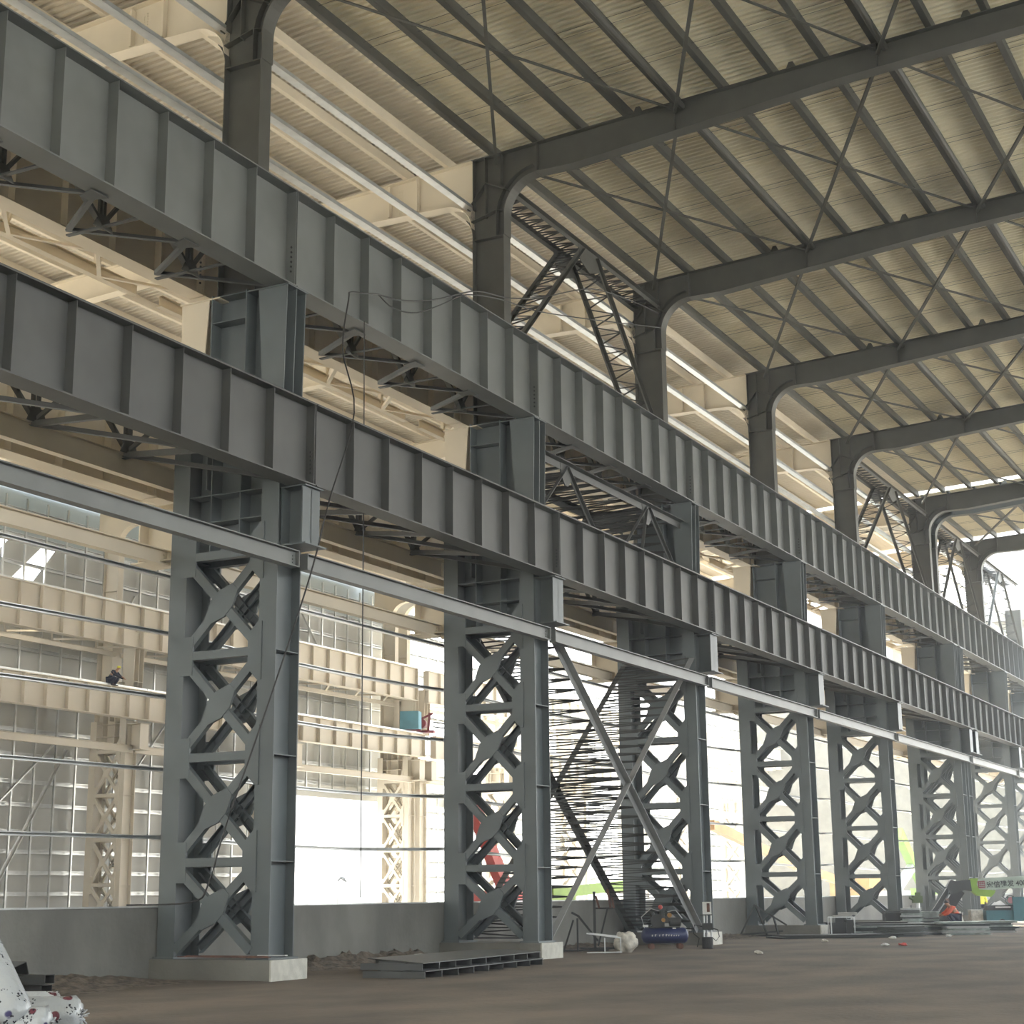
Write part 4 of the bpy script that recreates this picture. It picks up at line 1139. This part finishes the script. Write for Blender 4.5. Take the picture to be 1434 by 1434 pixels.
# hanging cables
def smooth(pts, k=5):
    P = [Vector(p) for p in pts]; out = []
    for i in range(len(P)-1):
        a = P[max(i-1, 0)]; b = P[i]; c = P[i+1]; d = P[min(i+2, len(P)-1)]
        for j in range(k):
            u = j/k
            out.append(0.5*((2*b)+(c-a)*u+(2*a-5*b+4*c-d)*u*u+(3*b-a-3*c+d)*u**3))
    return out+[P[-1]]
def wire(label, pts, r=0.014, m_='wire', name='hanging_cable'):
    tag(MB().tube(smooth(pts), r, 6).obj(name, m_), label, 'cable')
X = -20.24
wire('dark cable trailing from the upper girder down past the first column',
     [(X, 31.9, 15.75), (X, 31.2, 15.55), (X, 30.68, 15.4), (X, 30.62, 15.2), (X, 30.4, 13.9), (-19.64, 30.0, 12.2), (-19.62, 29.0, 9.9), (-19.85, 28.7, 8.3), (-20.25, 27.9, 5.6), (-20.6, 27.0, 3.0), (-20.9, 26.9, 1.9), (-21.3, 26.9, 1.55), (-23.2, 27.2, 1.50)], 0.018)
wire('upper of two slack cables on the upper girder', [(X, 31.9, 15.75), (X, 33.0, 15.95), (X, 34.5, 16.45), (X, 36.3, 17.25), (-20.7, 38, 17.9), (-21.1, 40.5, 18.6), (-21.2, 43, 19.5), (-21.25, 46.5, 20.9), (-21.3, 50, 21.6), (-21.3, 52.4, 21.9)], 0.02)
wire('lower of two slack cables on the upper girder', [(X, 31.9, 15.75), (X, 32.6, 15.62), (X, 33.7, 15.85), (X, 35.0, 16.5), (-20.3, 36.4, 17.22), (-20.9, 39.5, 18.2), (-21.1, 42, 18.7), (-21.2, 46.0, 19.7), (-21.3, 52.4, 21.4)], 0.018)
wire('thin straight line dropping from the upper girder to the low wall', [(-20.27, 31.35, 14.9), (-20.3, 31.45, 10), (-20.5, 31.8, 1.6)], 0.014)

# ================================================================== beyond the low wall
# blue cabinet and winch on the far girder
t = thing('cabinet', 'blue cabinet standing on the far lower crane girder', 'cabinet', (-54.75, 90.6, 11.93), R_(20))
MB().box(-0.6, 0.6, -0.5, 0.5, 0.08, 1.2).obj('case', 'sky_blue', t); MB().box(-0.65, 0.65, -0.05, 0.05, 0, 0.08).obj('skid', 'maroon', t)
t = thing('winch', 'dark red winch beside the blue cabinet on the far girder', 'winch', (-54.75, 92.4, 11.93), R_(20))
MB().box(-0.5, 0.6, -0.3, 0.3, 0, 0.15).obj('base', 'maroon', t)
b = MB().tube([(-0.2, -0.3, 0.6), (-0.2, 0.3, 0.6)], 0.3, 14).bar((0.2, 0, 0.1), (0.3, 0, 1.3), 0.15, 0.12).bar((-0.3, 0, 0.9), (0.5, 0, 1.25), 0.12, 0.12); b.obj('drum', 'maroon', t)
b = MB().bar((0.5, 0, 0.7), (2.4, 0.6, 0.4), 0.08, 0.08).bar((0.5, 0, 0.4), (2.4, 0.6, 0.15), 0.08, 0.08); b.obj('pipe', 'dark', t)
def boom(name, label, cat, pts, w0, m_, basebox=None, m2='dark'):
    t = thing(name, label, cat, (pts[0][0], pts[0][1], 0))
    o0 = Vector((pts[0][0], pts[0][1], 0))
    for p, q in zip(pts, pts[1:]):
        b = MB().bar(Vector(p)-o0, Vector(q)-o0, w0*0.7, w0); b.obj('arm', m_, t)
    if basebox:
        x, y, L, W, H = basebox
        b = MB().box(x-L/2-o0.x, x+L/2-o0.x, y-W/2-o0.y, y+W/2-o0.y, 0.9, H); b.obj('cab', m_, t)
        b = MB().box(x-L/2-0.2-o0.x, x+L/2+0.2-o0.x, y-W/2-0.2-o0.y, y-W/2+0.35-o0.y, 0, 0.9).box(x-L/2-0.2-o0.x, x+L/2+0.2-o0.x, y+W/2-0.35-o0.y, y+W/2+0.2-o0.y, 0, 0.9); b.obj('tracks', m2, t)
    return t
boom('excavator', 'orange excavator with long arm in the second nave behind the fourth column', 'excavator', [(-43.0, 150, 1.9), (-40.5, 124, 3.6), (-40, 104.5, 6.1)], 0.65, 'orange', (-42.5, 146, 3.5, 4.5, 3.0))
boom('crane_truck', 'red crane arm in the second nave seen through the second column', 'crane', [(-39.9, 75.6, 1.6), (-40, 74.2, 3.4), (-40, 72.1, 6.0)], 0.7, 'red', (-40.5, 77, 2.4, 4.5, 1.9))
boom('boom_lift', 'lime green lift boom lying low beyond the third column', 'lift', [(-40, 80.5, 1.75), (-40, 92, 2.25)], 0.55, 'green', (-40, 79.5, 2.0, 4.0, 1.62))
boom('boom_lift', 'lime green boom raised steeply beyond the fifth column', 'lift', [(-40, 159.5, 2.0), (-40, 151.5, 6.9)], 1.0, 'green', (-40, 161, 2.4, 4.0, 2.0))
boom('boom_lift', 'grey lift boom raised behind the fifth column', 'lift', [(-40, 149, 1.6), (-40, 158, 4.8)], 0.8, 'galv', (-40, 148, 2.4, 4.0, 1.8))
# street lamp and distant objects outside the gate
t = thing('street_lamp', 'small street lamp seen far away through the gate opening', 'lamp', (-199.1, 300, 0), 0)
MB().tube([(0, 0, 0), (0, 0, 5.2)], 0.12, 8).obj('pole', 'dark', t)
MB().tube([(0, 0, 5.2), (0.6, 0.3, 5.9), (1.0, 0.5, 5.7), (1.7, 0.9, 4.9)], [0.15, 0.35, 0.45, 0.1], 8).obj('lamp_head', 'dark', t)
MB().bar((0.7, 0.4, 3.2), (2.4, 1.3, 2.2), 0.3, 0.2).bar((0.2, 0.1, 1.9), (1.3, 0.7, 2.8), 0.2, 0.15).obj('arm', 'dark', t)
t = thing('site_shed', 'small pale shed far outside the gate, its roof edge dark', 'shed', (-208.1, 300, 0), R_(35))
MB().box(-1.2, 1.2, -1.2, 1.2, 0, 2.5).obj('walls', 'white', t); MB().box(-1.35, 1.35, -1.4, 1.4, 2.5, 2.75).obj('roof', 'grey', t)
# open steel and pale hall pieces beyond the end of the roof
gm = MB().box(-900, -60, -300, 1200, -0.26, -0.22).box(-60, 15.6, 239, 1200, -0.26, -0.22).box(15.6, 400, -300, 1200, -0.26, -0.22).box(-60, 15.6, -300, -20, -0.26, -0.22)
struct(gm.obj('floor_outside', 'dust'))

# ------------------------------------------------------------------ thin haze volume added in the hall for veiling glare
hz = bpy.data.materials.new('veil_haze'); hz.use_nodes = True
n = hz.node_tree; n.nodes.remove(n.nodes['Principled BSDF'])
vs = n.nodes.new('ShaderNodeVolumeScatter'); vs.inputs['Density'].default_value = 0.0013; vs.inputs['Anisotropy'].default_value = 0.55
vs.inputs['Color'].default_value = (0.93, 0.97, 1.0, 1)
n.links.new(vs.outputs[0], n.nodes['Material Output'].inputs['Volume'])
M['haze'] = hz
o = MB().box(-59.0, 14.5, 3.0, 125.0, 0.02, 21.2).obj('veil_haze', 'haze')
tag(o, 'thin pale haze added through both naves for veiling glare', 'haze', kind='stuff')
S.cycles.volume_bounces = 0

# neighbouring pale hall beyond the unfinished end
t = thing('neighbouring_hall', 'pale sheeted hall standing beyond the open end of the roof', 'building', (-60, 165, 0), 0)
MB().box(0, 32.5, 0, 20, 0, 27.5).obj('wall', mat('tan_hall_sheet', (0.17, 0.155, 0.12), 0.6), t)
MB().box(-0.3, 33.0, -0.3, 20, 27.5, 28.2).obj('roof', 'clad', t)
for k, (x0, x1, z0, z1) in enumerate(((26.5, 30.5, 22.8, 26.6), (20, 24, 22.8, 26.6), (13, 17, 22.8, 26.6), (20, 31, 17.5, 19.5))):
    MB().box(x0, x1, -0.08, 0, z0, z1).obj('window', 'clad' if k != 3 else 'grey', t)
